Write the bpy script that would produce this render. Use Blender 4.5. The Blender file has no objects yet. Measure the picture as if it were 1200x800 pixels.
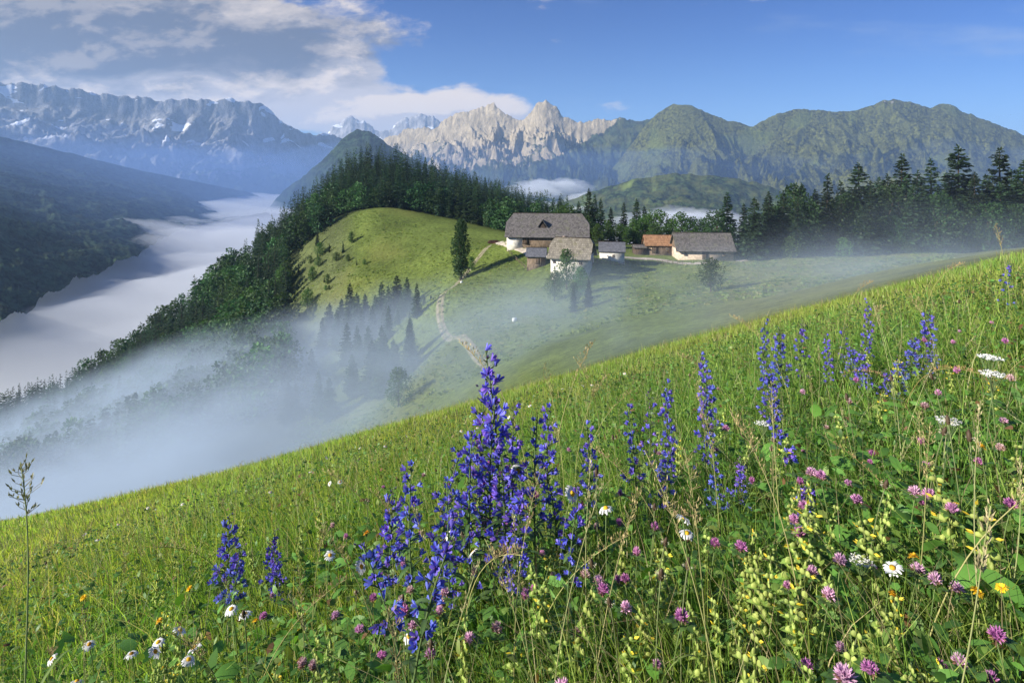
import bpy, math, random
import numpy as np
from mathutils import Vector, Matrix

# ------------------------------------------------------------------ camera, sky, sun, exposure
SC = bpy.context.scene
COL = SC.collection
R = math.radians
F, YH = 667.0, 215.0                      # focal length in photo pixels, eye level row

cam_d = bpy.data.cameras.new('camera')
cam = bpy.data.objects.new('camera', cam_d); COL.objects.link(cam)
cam.location = (0, 0, 0); cam.rotation_euler = (R(90), 0, 0)
cam_d.sensor_width = 36.0; cam_d.lens = 36.0 * F / 1200.0
cam_d.shift_y = -(400 - YH) / 1200.0
cam_d.clip_start = 0.05; cam_d.clip_end = 60000
SC.camera = cam

SUN_EL, SUN_DIR = 24.0, Vector((-0.92, -0.30, 0.0)).normalized()
sd = Vector((SUN_DIR.x * math.cos(R(SUN_EL)), SUN_DIR.y * math.cos(R(SUN_EL)), math.sin(R(SUN_EL))))
sun_d = bpy.data.lights.new('sun', 'SUN'); sun = bpy.data.objects.new('sun', sun_d); COL.objects.link(sun)
sun_d.energy = 5.0; sun_d.angle = R(0.6); sun_d.color = (1.0, 0.93, 0.81)
sun.rotation_euler = sd.to_track_quat('Z', 'Y').to_euler(); sun.location = (-30, -20, 40)

SC.view_settings.view_transform = 'Standard'
try: SC.view_settings.look = 'None'
except Exception: pass
SC.view_settings.exposure = 0.95
SC.view_settings.gamma = 1.0
SC.render.engine = 'CYCLES'
SC.cycles.use_denoising = True
SC.cycles.max_bounces = 6; SC.cycles.diffuse_bounces = 3; SC.cycles.glossy_bounces = 2
SC.cycles.transmission_bounces = 3; SC.cycles.volume_bounces = 2; SC.cycles.transparent_max_bounces = 8
SC.cycles.volume_step_rate = 1.0; SC.cycles.volume_max_steps = 256

W = bpy.data.worlds.new('World'); SC.world = W; W.use_nodes = True


class NT:
    """small helper for node trees"""
    def __init__(s, tree): s.t = tree; s.L = tree.links
    def n(s, typ, ins=None, **props):
        nd = s.t.nodes.new('ShaderNode' + typ)
        for k, v in props.items(): setattr(nd, k, v)
        for k, v in (ins or {}).items():
            sock = nd.inputs[k]
            if isinstance(v, bpy.types.NodeSocket): s.L.new(v, sock)
            else:
                if sock.type == 'RGBA' and len(v) == 3: v = (*v, 1)
                sock.default_value = v
        return nd
    def m(s, op, a, b=0.0, c=0.0, clamp=False):
        return s.n('Math', {0: a, 1: b, 2: c}, operation=op, use_clamp=clamp).outputs[0]
    def vm(s, op, a, b=(0, 0, 0)):
        return s.n('VectorMath', {0: a, 1: b}, operation=op).outputs[0]
    def rng(s, v, a, b, c=0.0, d=1.0, smooth=True):
        return s.n('MapRange', {0: v, 1: a, 2: b, 3: c, 4: d}, interpolation_type='SMOOTHSTEP' if smooth else 'LINEAR').outputs[0]
    def mix(s, f, a, b, typ='MIX'):
        nd = s.n('Mix', data_type='RGBA', blend_type=typ)
        for i, v in ((0, f), (6, a), (7, b)):
            if isinstance(v, bpy.types.NodeSocket): s.L.new(v, nd.inputs[i])
            else: nd.inputs[i].default_value = (*v, 1) if (i and len(v) == 3) else v
        return nd.outputs[2]
    def noise(s, vec, scale, detail=4, rough=0.55, dist=0.0):
        return s.n('TexNoise', {'Vector': vec, 'Scale': scale, 'Detail': detail, 'Roughness': rough, 'Distortion': dist}).outputs[0]


def build_world():
    t = W.node_tree; t.nodes.clear(); q = NT(t)
    out = q.n('OutputWorld')
    sky = q.n('TexSky', sky_type='NISHITA', sun_disc=False)
    sky.sun_elevation = R(SUN_EL); sky.sun_rotation = math.atan2(sd.x, sd.y)
    sky.altitude = 900; sky.air_density = 1.0; sky.dust_density = 0.5; sky.ozone_density = 2.0
    d = q.n('TexCoord').outputs['Generated']
    sp = q.n('SeparateXYZ', {0: d})
    yy = q.m('MAXIMUM', sp.outputs[1], 0.02)
    u = q.m('DIVIDE', sp.outputs[0], yy); v = q.m('DIVIDE', sp.outputs[2], yy)

    def dens(uu, vv):
        best = None
        for (cu, cv, ru, rv, k) in CLOUDS:
            a = q.m('POWER', q.m('MULTIPLY', q.m('SUBTRACT', uu, cu), 1 / ru), 2.0)
            b = q.m('POWER', q.m('MULTIPLY', q.m('SUBTRACT', vv, cv), 1 / rv), 2.0)
            e = q.m('MULTIPLY', q.rng(q.m('ADD', a, b), 0.0, 2.2, 1.0, 0.0), k)
            best = e if best is None else q.m('MAXIMUM', best, e)
        p = q.n('CombineXYZ', {0: uu, 1: q.m('MULTIPLY', vv, 2.1), 2: 0.37}).outputs[0]
        nz = q.m('ADD', q.m('MULTIPLY', q.noise(p, 4.6, 8, 0.60, 0.35), 0.62), q.m('MULTIPLY', q.noise(p, 15.0, 6, 0.62, 0.4), 0.38))
        return q.m('ADD', q.m('MULTIPLY', best, 0.80), q.m('MULTIPLY', q.m('SUBTRACT', nz, 0.5), 1.9))
    CLOUDS = [(-0.82, 0.26, 0.52, 0.10, 1.25), (-0.66, 0.165, 0.42, 0.055, 1.15), (-0.37, 0.20, 0.14, 0.085, 0.95), (-0.10, 0.135, 0.07, 0.040, 0.72), (-0.02, 0.128, 0.06, 0.030, 0.68),
              (-0.28, 0.125, 0.20, 0.035, 1.05), (-0.95, 0.15, 0.3, 0.10, 1.2), (-1.5, 0.35, 0.6, 0.25, 1.1)]
    d0 = dens(u, v)
    d1 = dens(q.m('ADD', u, -0.035), q.m('ADD', v, 0.03))
    cover = q.rng(d0, 0.22, 0.52)
    # darker where the bank is thick, lit where it thins towards the light
    bu = q.m('POWER', q.m('MULTIPLY', q.m('ADD', u, 0.80), 1 / 0.62), 2.0); bv = q.m('POWER', q.m('MULTIPLY', q.m('SUBTRACT', v, 0.255), 1 / 0.115), 2.0)
    bil = q.noise(q.n('CombineXYZ', {0: u, 1: q.m('MULTIPLY', v, 2.4), 2: 4.1}).outputs[0], 6.0, 6, 0.58, 0.4)
    thick = q.rng(q.m('ADD', q.m('SUBTRACT', 1.0, q.m('ADD', bu, bv)), q.m('MULTIPLY', q.m('SUBTRACT', bil, 0.5), 2.6)), -0.35, 0.75)
    lit = q.rng(q.m('SUBTRACT', d0, d1), -0.05, 0.2)
    cshade = q.mix(thick, (5.2, 4.8, 4.8), (1.0, 1.15, 1.6))
    cc = q.mix(q.m('MULTIPLY', lit, q.m('SUBTRACT', 0.8, q.m('MULTIPLY', thick, 0.55))), cshade, (8.2, 6.9, 5.6))
    skyc = q.mix(1.0, sky.outputs[0], q.mix(q.rng(v, 0.02, 0.36), (0.50, 0.74, 1.05), (0.17, 0.40, 0.86)), 'MULTIPLY')
    wisp = q.rng(q.noise(q.n('CombineXYZ', {0: u, 1: q.m('MULTIPLY', v, 5.0), 2: 1.7}).outputs[0], 2.0, 6, 0.6), 0.56, 0.8, 0, 0.35)
    skyc = q.mix(wisp, skyc, (4.2, 4.8, 5.8))
    fin = q.mix(cover, skyc, cc)
    bg = q.n('Background', {'Color': fin, 'Strength': 0.070})
    q.L.new(bg.outputs[0], out.inputs[0])


build_world()
W.cycles.sampling_method = 'AUTOMATIC'


# ------------------------------------------------------------------ numeric helpers
rng = np.random.default_rng(7)
random.seed(7)


def P(px, py, d):
    """a point on the photo's ray through (px, py) at depth d metres"""
    return ((px - 600) / F * d, d, (YH - py) / F * d)


_perm = np.random.default_rng(3).permutation(256); _perm = np.concatenate([_perm, _perm, _perm])


def perlin(x, y, seed=0):
    x = np.asarray(x, float) + seed * 17.31; y = np.asarray(y, float) + seed * 9.77
    xi = np.floor(x).astype(int); yi = np.floor(y).astype(int)
    xf, yf = x - xi, y - yi
    xi &= 255; yi &= 255
    u = xf * xf * xf * (xf * (xf * 6 - 15) + 10); v = yf * yf * yf * (yf * (yf * 6 - 15) + 10)

    def g(ix, iy, dx, dy):
        h = _perm[_perm[ix & 255] + (iy & 255)] * (2 * np.pi / 256)
        return np.cos(h) * dx + np.sin(h) * dy
    a = g(xi, yi, xf, yf); b = g(xi + 1, yi, xf - 1, yf)
    c = g(xi, yi + 1, xf, yf - 1); d = g(xi + 1, yi + 1, xf - 1, yf - 1)
    return (a + u * (b - a) + v * (c + u * (d - c) - (a + u * (b - a)))) * 1.5


def fbm(x, y, oct=5, seed=0, gain=0.5, lac=2.03):
    s, a = 0, 1.0
    for k in range(oct):
        s = s + a * perlin(x, y, seed + k * 1.7); x = np.asarray(x) * lac; y = np.asarray(y) * lac; a *= gain
    return s


def ridged(x, y, oct=5, seed=0, gain=0.5, lac=2.05):
    s, a, tot = 0, 1.0, 0
    for k in range(oct):
        s = s + a * (1 - np.abs(perlin(x, y, seed + k * 2.3))) ** 2; tot += a
        x = np.asarray(x) * lac; y = np.asarray(y) * lac; a *= gain
    return s / tot


def sst(x, a, b):
    t = np.clip((np.asarray(x, float) - a) / (b - a), 0, 1); return t * t * (3 - 2 * t)


# ------------------------------------------------------------------ mesh helpers
def mesh(name, V, Q=None, T=None, mats=(), mq=None, mt=None, col=None, smooth=False):
    V = np.asarray(V, np.float32).reshape(-1, 3)
    Q = np.zeros((0, 4), np.int32) if Q is None else np.asarray(Q, np.int32).reshape(-1, 4)
    T = np.zeros((0, 3), np.int32) if T is None else np.asarray(T, np.int32).reshape(-1, 3)
    me = bpy.data.meshes.new(name)
    me.vertices.add(len(V)); me.vertices.foreach_set('co', V.ravel())
    nl = Q.size + T.size
    me.loops.add(nl); me.loops.foreach_set('vertex_index', np.concatenate([Q.ravel(), T.ravel()]))
    me.polygons.add(len(Q) + len(T))
    me.polygons.foreach_set('loop_start', np.concatenate([np.arange(len(Q)) * 4, Q.size + np.arange(len(T)) * 3]).astype(np.int32))
    if mq is not None or mt is not None:
        a = np.zeros(len(Q), np.int32) if mq is None else np.asarray(mq, np.int32)
        b = np.zeros(len(T), np.int32) if mt is None else np.asarray(mt, np.int32)
        me.polygons.foreach_set('material_index', np.concatenate([a, b]))
    if smooth: me.polygons.foreach_set('use_smooth', np.ones(len(Q) + len(T), bool))
    me.update(calc_edges=True)
    if col is not None:
        c = np.ones((len(V), 4), np.float32); c[:, :3] = col
        at = me.color_attributes.new('col', 'FLOAT_COLOR', 'POINT'); at.data.foreach_set('color', c.ravel())
    for m in mats: me.materials.append(m)
    return me


class MB:
    """collects simple shapes into one mesh"""
    def __init__(s): s.V, s.Q, s.T, s.C, s.n = [], [], [], [], 0
    def add(s, V, Q=None, T=None, col=(1, 1, 1)):
        V = np.asarray(V, float).reshape(-1, 3)
        if Q is not None and len(Q): s.Q.append(np.asarray(Q).reshape(-1, 4) + s.n)
        if T is not None and len(T): s.T.append(np.asarray(T).reshape(-1, 3) + s.n)
        s.V.append(V); c = np.asarray(col, float)
        s.C.append(np.broadcast_to(c, (len(V), 3)) if c.ndim == 1 else c); s.n += len(V)
    def tube(s, pts, rad, k=6, col=(1, 1, 1), cap=True):
        pts = np.asarray(pts, float); n = len(pts); rad = np.broadcast_to(np.asarray(rad, float), (n,))
        tan = np.gradient(pts, axis=0); tan /= np.linalg.norm(tan, axis=1)[:, None] + 1e-9
        ref = np.array([0.31, 0.95, 0.07]) if abs(tan[0][2]) > 0.8 else np.array([0, 0, 1.0])
        a = np.cross(tan, ref); a /= np.linalg.norm(a, axis=1)[:, None] + 1e-9; b = np.cross(tan, a)
        th = np.arange(k) * 2 * np.pi / k
        V = pts[:, None] + rad[:, None, None] * (np.cos(th)[None, :, None] * a[:, None] + np.sin(th)[None, :, None] * b[:, None])
        i = np.arange(n - 1)[:, None] * k; j = np.arange(k)[None]; j2 = (j + 1) % k
        Q = np.stack([i + j, i + j2, i + k + j2, i + k + j], -1).reshape(-1, 4)
        s.add(V.reshape(-1, 3), Q, col=col)
        if cap:
            base = s.n - k
            c0 = s.n; s.add([pts[-1]], col=col)
            s.T.append(np.array([[base + q, base + (q + 1) % k, c0] for q in range(k)]))
    def ellipsoid(s, c, r, nu=8, nv=6, col=(1, 1, 1), jit=0.0, rg=None):
        th = np.arange(nu) * 2 * np.pi / nu; ph = np.linspace(0.02, np.pi - 0.02, nv)
        V = np.stack([np.sin(ph)[:, None] * np.cos(th), np.sin(ph)[:, None] * np.sin(th), np.cos(ph)[:, None] + 0 * th], -1).reshape(-1, 3)
        if jit: V = V * (1 + jit * (rg or rng).standard_normal((len(V), 1)))
        V = V * np.asarray(r) + np.asarray(c)
        i = np.arange(nv - 1)[:, None] * nu; j = np.arange(nu)[None]; j2 = (j + 1) % nu
        s.add(V, np.stack([i + j, i + nu + j, i + nu + j2, i + j2], -1).reshape(-1, 4), col=col)
    def box(s, c, size, rz=0.0, col=(1, 1, 1)):
        x, y, z = np.asarray(size) / 2
        V = np.array([[-x, -y, -z], [x, -y, -z], [x, y, -z], [-x, y, -z], [-x, -y, z], [x, -y, z], [x, y, z], [-x, y, z]])
        if rz: cz, sz = math.cos(rz), math.sin(rz); V = V @ np.array([[cz, sz, 0], [-sz, cz, 0], [0, 0, 1]])
        s.add(V + np.asarray(c), [[0, 3, 2, 1], [4, 5, 6, 7], [0, 1, 5, 4], [1, 2, 6, 5], [2, 3, 7, 6], [3, 0, 4, 7]], col=col)
    def arrays(s):
        V = np.concatenate(s.V) if s.V else np.zeros((0, 3)); C = np.concatenate(s.C)
        Q = np.concatenate(s.Q) if s.Q else np.zeros((0, 4), int); T = np.concatenate(s.T) if s.T else np.zeros((0, 3), int)
        return V, Q, T, C
    def mesh(s, name, mat, smooth=False):
        V, Q, T, C = s.arrays(); return mesh(name, V, Q, T, (mat,), col=C, smooth=smooth)


def link(name, me, parent=None, loc=None, **props):
    o = bpy.data.objects.new(name, me); COL.objects.link(o)
    if parent is not None: o.parent = parent
    if loc is not None: o.location = loc
    for k, v in props.items():
        if v: o[k] = v
    return o


def thing(name, label, category, loc=(0, 0, 0), rz=0.0, scale=1.0, group=None, tilt=(0, 0)):
    o = bpy.data.objects.new(name, None); COL.objects.link(o); o.empty_display_size = 0.2
    o.location = loc; o.rotation_euler = (tilt[0], tilt[1], rz)
    o.scale = (scale,) * 3 if np.isscalar(scale) else scale
    o['label'] = label; o['category'] = category
    if group: o['group'] = group
    return o


def grid_mesh(name, X, Y, Z, mats, smooth=True, col=None):
    r, c = X.shape
    i = np.arange(r - 1)[:, None] * c; j = np.arange(c - 1)[None]
    Q = np.stack([i + j, i + j + 1, i + c + j + 1, i + c + j], -1).reshape(-1, 4)
    return mesh(name, np.stack([X, Y, Z], -1).reshape(-1, 3), Q, None, mats, smooth=smooth, col=None if col is None else col.reshape(-1, 3))


# ------------------------------------------------------------------ materials
def mat(name):
    m = bpy.data.materials.new(name); m.use_nodes = True; m.node_tree.nodes.clear(); q = NT(m.node_tree)
    return m, q, q.n('OutputMaterial')


def foliage_mat(name, base, var=0.35, trans=0.3, rough=0.6, hue=0.02, spec=0.25, tcol=None):
    m, q, out = mat(name)
    a = q.n('Attribute', attribute_name='col').outputs[0]
    oi = q.n('ObjectInfo').outputs['Random']
    c = q.mix(1.0, a, base, 'MULTIPLY')
    pos = q.n('NewGeometry').outputs['Position']
    hs = q.n('HueSaturation', {'Hue': q.rng(oi, 0, 1, 0.5 - hue, 0.5 + hue, False), 'Value': q.rng(oi, 0, 1, 1 - var, 1 + var, False), 'Color': c}).outputs[0]
    p = q.n('BsdfPrincipled', {'Base Color': hs, 'Roughness': rough, 'Specular IOR Level': spec})
    tr = q.n('BsdfTranslucent', {'Color': q.mix(1.0, hs, tcol or (1.5, 1.6, 0.7), 'MULTIPLY')})
    mx = q.n('MixShader', {0: trans, 1: p.outputs[0], 2: tr.outputs[0]})
    q.L.new(mx.outputs[0], out.inputs[0]); return m


def plain_mat(name, base, rough=0.7, nscale=0.0, namp=0.25, bump=0.0, use_col=True, metallic=0.0, spec=0.3):
    m, q, out = mat(name)
    a = q.n('Attribute', attribute_name='col').outputs[0] if use_col else None
    c = q.mix(1.0, a, base, 'MULTIPLY') if use_col else None
    ins = {'Roughness': rough, 'Metallic': metallic, 'Specular IOR Level': spec}
    if nscale:
        pos = q.n('TexCoord').outputs['Object']
        nz = q.noise(pos, nscale, 5, 0.6)
        src = c if c is not None else q.n('RGB').outputs[0]
        if c is None: src.node.outputs[0].default_value = (*base, 1)
        c = q.mix(1.0, src, q.n('CombineColor', {0: q.rng(nz, .25, .75, 1 - namp, 1 + namp), 1: q.rng(nz, .25, .75, 1 - namp, 1 + namp), 2: q.rng(nz, .25, .75, 1 - namp, 1 + namp)}).outputs[0], 'MULTIPLY')
        if bump: ins['Normal'] = q.n('Bump', {'Strength': bump, 'Distance': 0.05, 'Height': nz}).outputs[0]
    ins['Base Color'] = c if c is not None else base
    p = q.n('BsdfPrincipled', ins); q.L.new(p.outputs[0], out.inputs[0]); return m


def volume_mat(name, color, density, aniso=0.2, noise=None, step=1.0):
    m, q, out = mat(name)
    ins = {'Color': color, 'Density': density, 'Anisotropy': aniso}
    if noise:
        dfun = noise(q); ins['Density'] = dfun
    v = q.n('VolumePrincipled', ins); q.L.new(v.outputs[0], out.inputs['Volume'])
    m.cycles.homogeneous_volume = not noise
    m.cycles.volume_step_rate = step
    return m


# ------------------------------------------------------------------ terrain
def meadow(x, y):
    x = np.asarray(x, float); y = np.asarray(y, float)
    xs = 22 * np.tanh(x / 22)
    yp = np.maximum(y, 0)
    return -0.92 + 0.285 * xs - 0.22 * y - 0.006 * yp * yp + 0.03 * fbm(x * .8, y * .8, 3, 5) + 0.06 * perlin(x * .22, y * .22, 9)


CP = [
    # right field behind the meadow edge
    (900, 374, 45), (900, 345, 90), (900, 315, 140), (900, 300, 172), (1000, 346, 40), (1000, 325, 90), (1000, 299, 165), (1100, 317, 50), (1100, 306, 100),
    (1100, 299, 155), (1195, 294, 50), (1195, 298, 140), (1290, 285, 130), (1290, 280, 60), (800, 401, 40), (800, 370, 80), (800, 340, 120), (800, 308, 158), (700, 429, 45), (700, 390, 85),
    (700, 345, 130), (600, 466, 45), (600, 430, 80), (600, 380, 120), (600, 340, 150), (467, 500, 86), (467, 525, 60), (467, 455, 125), (300, 565, 80), (300, 505, 130),
    (100, 625, 90), (100, 560, 160), (0, 655, 90), (0, 585, 180), (-120, 640, 150),
    # farm platform and yard
    (640, 296, 170), (690, 302, 152), (730, 304, 160), (790, 302, 168), (850, 301, 170), (600, 282, 190), (680, 285, 195), (780, 290, 195), (860, 294, 200),
    (660, 318, 150), (740, 325, 145),
    # knoll with the open field
    (430, 252, 255), (395, 258, 265), (480, 262, 245), (520, 270, 232), (560, 281, 215), (450, 300, 215), (400, 340, 200), (360, 312, 240), (520, 330, 175), (500, 360, 160),
    (430, 400, 170), (350, 420, 190), (575, 285, 205), (545, 322, 168), (515, 345, 150), (540, 395, 118), (470, 340, 190),
    # forested slope over the sea of fog
    (350, 275, 290), (300, 312, 290), (300, 380, 230), (300, 450, 180), (250, 345, 288), (200, 390, 285), (200, 430, 250), (200, 480, 205), (100, 465, 268), (100, 515, 215),
    (0, 505, 265), (0, 545, 225), (-100, 545, 255),
    # hill forest behind the knoll
    (450, 222, 400), (400, 234, 390), (500, 226, 400), (560, 242, 390), (610, 260, 370), (650, 274, 340), (365, 256, 350), (330, 285, 330), (450, 240, 320), (540, 258, 300), (600, 270, 270),
]
WP = [(-250, 330, -160), (-190, 380, -140), (-140, 420, -105), (-350, 300, -230), (-80, 560, -80), (60, 560, -90), (20, 480, -40), (0, 640, -150), (100, 300, -60), (180, 270, -60),
      (260, 220, -55), (120, 400, -110), (-300, 480, -240), (200, 420, -150), (-260, 180, -170), (-300, 60, -160), (300, 100, -20), (0, 700, -190)]
pts = [P(*c) for c in CP] + [tuple(map(float, w)) for w in WP]
for (x, y) in [(-14, 12), (-12, 20), (-6, 22), (0, 22), (5, 20), (9, 20), (14, 18), (18, 15), (-6, 30), (0, 30), (-20, 22), (-25, 10), (25, 10), (-35, 8), (35, 0), (0, 5), (-10, 2), (10, 2), (-40, -10), (45, -20), (0, -30)]:
    pts.append((x, y, float(meadow(x, y))))
pts = np.array(pts)
SCL = 100.0


def _tps_fit(p, lam=0.002):
    A = p[:, :2] / SCL; n = len(A)
    r2 = ((A[:, None] - A[None]) ** 2).sum(-1)
    K = 0.5 * r2 * np.log(r2 + 1e-12) + lam * np.eye(n)
    Pm = np.c_[np.ones(n), A]
    M = np.zeros((n + 3, n + 3)); M[:n, :n] = K; M[:n, n:] = Pm; M[n:, :n] = Pm.T
    return A, np.linalg.solve(M, np.r_[p[:, 2], 0, 0, 0])


def _tps_eval(fit, x, y):
    A, w = fit; n = len(A)
    x = np.asarray(x, float); y = np.asarray(y, float); sh = np.broadcast(x, y).shape
    X = np.stack([np.broadcast_to(x, sh).ravel(), np.broadcast_to(y, sh).ravel()], -1) / SCL
    out = np.empty(len(X))
    for i in range(0, len(X), 20000):
        c = X[i:i + 20000]; r2 = ((c[:, None] - A[None]) ** 2).sum(-1)
        out[i:i + 20000] = (0.5 * r2 * np.log(r2 + 1e-12)) @ w[:n] + w[n] + c @ w[n + 1:]
    return out.reshape(sh)


FIT = _tps_fit(pts)


def H(x, y):
    """ground height"""
    x = np.asarray(x, float); y = np.asarray(y, float)
    r = np.hypot(x, y)
    w = sst(r, 15, 30)
    xc = np.clip(x, -420, 360); yc = np.clip(y, -60, 720)
    t = _tps_eval(FIT, xc, yc) + sst(r, 40, 120) * (0.8 * fbm(x / 30, y / 30, 4, 2))
    far = sst(np.maximum(np.hypot(x * 0.9, y), 0), 520, 950)
    t = t * (1 - far) + (-320) * far
    return meadow(x, y) * (1 - w) + t * w


def h1(x, y): return float(H(np.array([x]), np.array([y]))[0])


def xy(px, d): return ((px - 600) / F * d, d)


def ground_mat():
    m, q, out = mat('ground_soil_and_grass')
    a = q.n('Attribute', attribute_name='col').outputs[0]
    pos = q.n('NewGeometry').outputs['Position']
    n1 = q.noise(pos, 0.06, 6, 0.6); n2 = q.noise(pos, 0.9, 5, 0.65); n3 = q.noise(pos, 6.0, 4, 0.7)
    v = q.m('MULTIPLY', q.rng(n1, .3, .7, .72, 1.25), q.m('MULTIPLY', q.rng(n2, .3, .7, .68, 1.3), q.rng(n3, .25, .75, .65, 1.3)))
    c = q.mix(1.0, a, q.n('CombineColor', {0: v, 1: v, 2: v}).outputs[0], 'MULTIPLY')
    c = q.mix(q.rng(q.noise(pos, 0.03, 5, 0.6), .52, .72, 0, .35), c, (0.20, 0.17, 0.05))
    bp = q.n('Bump', {'Strength': 0.9, 'Distance': 0.5, 'Height': q.m('ADD', n2, n3)})
    p = q.n('BsdfPrincipled', {'Base Color': c, 'Roughness': 0.9, 'Specular IOR Level': 0.1, 'Normal': bp.outputs[0]})
    q.L.new(p.outputs[0], out.inputs[0]); return m


def build_ground():
    rad = [0.25]
    while rad[-1] < 15000: rad.append(rad[-1] * (1.03 if rad[-1] < 30 else 1.016 if rad[-1] < 520 else 1.06))
    rad = np.array(rad); th = np.radians(np.linspace(-115, 115, 380))
    RR, TH = np.meshgrid(rad, th, indexing='ij')
    X = RR * np.sin(TH); Y = RR * np.cos(TH); Z = H(X, Y)
    near = (RR < 34)[..., None]
    D = np.maximum(Y, 1); PX = 600 + X / D * F
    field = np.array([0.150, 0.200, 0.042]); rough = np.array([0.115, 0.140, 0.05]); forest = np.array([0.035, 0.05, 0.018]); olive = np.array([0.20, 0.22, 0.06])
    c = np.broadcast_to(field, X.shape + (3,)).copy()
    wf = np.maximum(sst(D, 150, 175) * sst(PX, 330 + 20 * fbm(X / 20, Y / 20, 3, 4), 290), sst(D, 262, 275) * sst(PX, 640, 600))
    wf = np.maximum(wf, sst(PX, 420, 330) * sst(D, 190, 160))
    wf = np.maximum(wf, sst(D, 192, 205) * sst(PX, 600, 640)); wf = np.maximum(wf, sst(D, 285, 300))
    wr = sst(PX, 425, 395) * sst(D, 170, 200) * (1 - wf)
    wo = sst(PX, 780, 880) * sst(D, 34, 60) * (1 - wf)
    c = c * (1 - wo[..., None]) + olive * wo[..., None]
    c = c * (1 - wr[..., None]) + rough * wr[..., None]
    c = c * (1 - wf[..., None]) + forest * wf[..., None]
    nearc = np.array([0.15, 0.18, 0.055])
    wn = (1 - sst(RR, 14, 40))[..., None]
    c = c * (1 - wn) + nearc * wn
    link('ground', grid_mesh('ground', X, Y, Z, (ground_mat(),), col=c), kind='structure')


build_ground()


# ------------------------------------------------------------------ mountains
def mountain_mat(name, rock=True, xs=None, snow=0.0, tree_line=(500, 900), rockcol=(0.40, 0.37, 0.33), green=(0.045, 0.075, 0.022), pasture=0.0, ts=0.05, slope=(0.62, 0.8), mead=.7):
    m, q, out = mat(name)
    g = q.n('NewGeometry'); pos = g.outputs['Position']
    s = q.n('SeparateXYZ', {0: pos}); nz = q.n('SeparateXYZ', {0: g.outputs['Normal']}).outputs[2]
    big = q.noise(pos, 0.0022, 6, 0.6); fine = q.noise(pos, ts, 5, 0.75); mid = q.noise(pos, 0.012, 6, 0.65)
    gr = q.mix(q.rng(fine, .40, .62), tuple(0.22 * v for v in green), tuple(1.8 * v for v in green))
    gr = q.mix(q.rng(mid, .42, .66, 0, mead), gr, (0.115, 0.125, 0.035))
    if pasture:
        gr = q.mix(q.m('MULTIPLY', q.rng(q.noise(pos, 0.0035, 2, 0.4), .60, .66), pasture), gr, (0.16, 0.21, 0.05))
    c = gr
    if rock:
        rk = q.mix(q.rng(q.noise(q.vm('MULTIPLY', pos, (1, 1, .35)), 0.02, 7, 0.7), .3, .7), tuple(0.5 * v for v in rockcol), tuple(1.25 * v for v in rockcol))
        steep = q.rng(q.m('ADD', nz, q.m('MULTIPLY', q.m('SUBTRACT', mid, 0.5), 0.8)), slope[1], slope[0])
        high = q.rng(q.m('ADD', s.outputs[2] if xs is None else q.m('SUBTRACT', s.outputs[2], q.m('MULTIPLY', q.rng(s.outputs[0], xs[0], xs[1]), xs[2])), q.m('MULTIPLY', q.m('SUBTRACT', big, 0.5), 700)), tree_line[0], tree_line[1])
        f = q.m('MULTIPLY', q.m('MAXIMUM', q.m('MULTIPLY', steep, q.rng(high, 0, .35)), q.m('MULTIPLY', high, 0.9)), 1.0)
        f = q.rng(q.m('ADD', f, q.m('MULTIPLY', q.m('SUBTRACT', q.noise(q.vm('MULTIPLY', pos, (1, 1, .45)), 0.011, 7, 0.75), 0.5), 2.2)), .42, .58)
        c = q.mix(f, gr, rk)
        if snow:
            sn = q.noise(q.vm('MULTIPLY', pos, (1, 1, 1.6)), 0.0042, 3, 0.5, 0.6)
            sf = q.m('MULTIPLY', q.rng(sn, 0.61, 0.625), q.m('MULTIPLY', q.rng(s.outputs[2], 250, 400), q.rng(s.outputs[2], 1000, 800)))
            c = q.mix(sf, c, (0.82, 0.84, 0.88))
    bp = q.n('Bump', {'Strength': 1.0, 'Distance': 16.0 if rock else 10.0, 'Height': q.m('ADD', fine, q.m('MULTIPLY', mid, 1.5 if rock else .4))})
    p = q.n('BsdfPrincipled', {'Base Color': c, 'Roughness': 0.95, 'Specular IOR Level': 0.05, 'Normal': bp.outputs[0]})
    q.L.new(p.outputs[0], out.inputs[0]); return m


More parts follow.
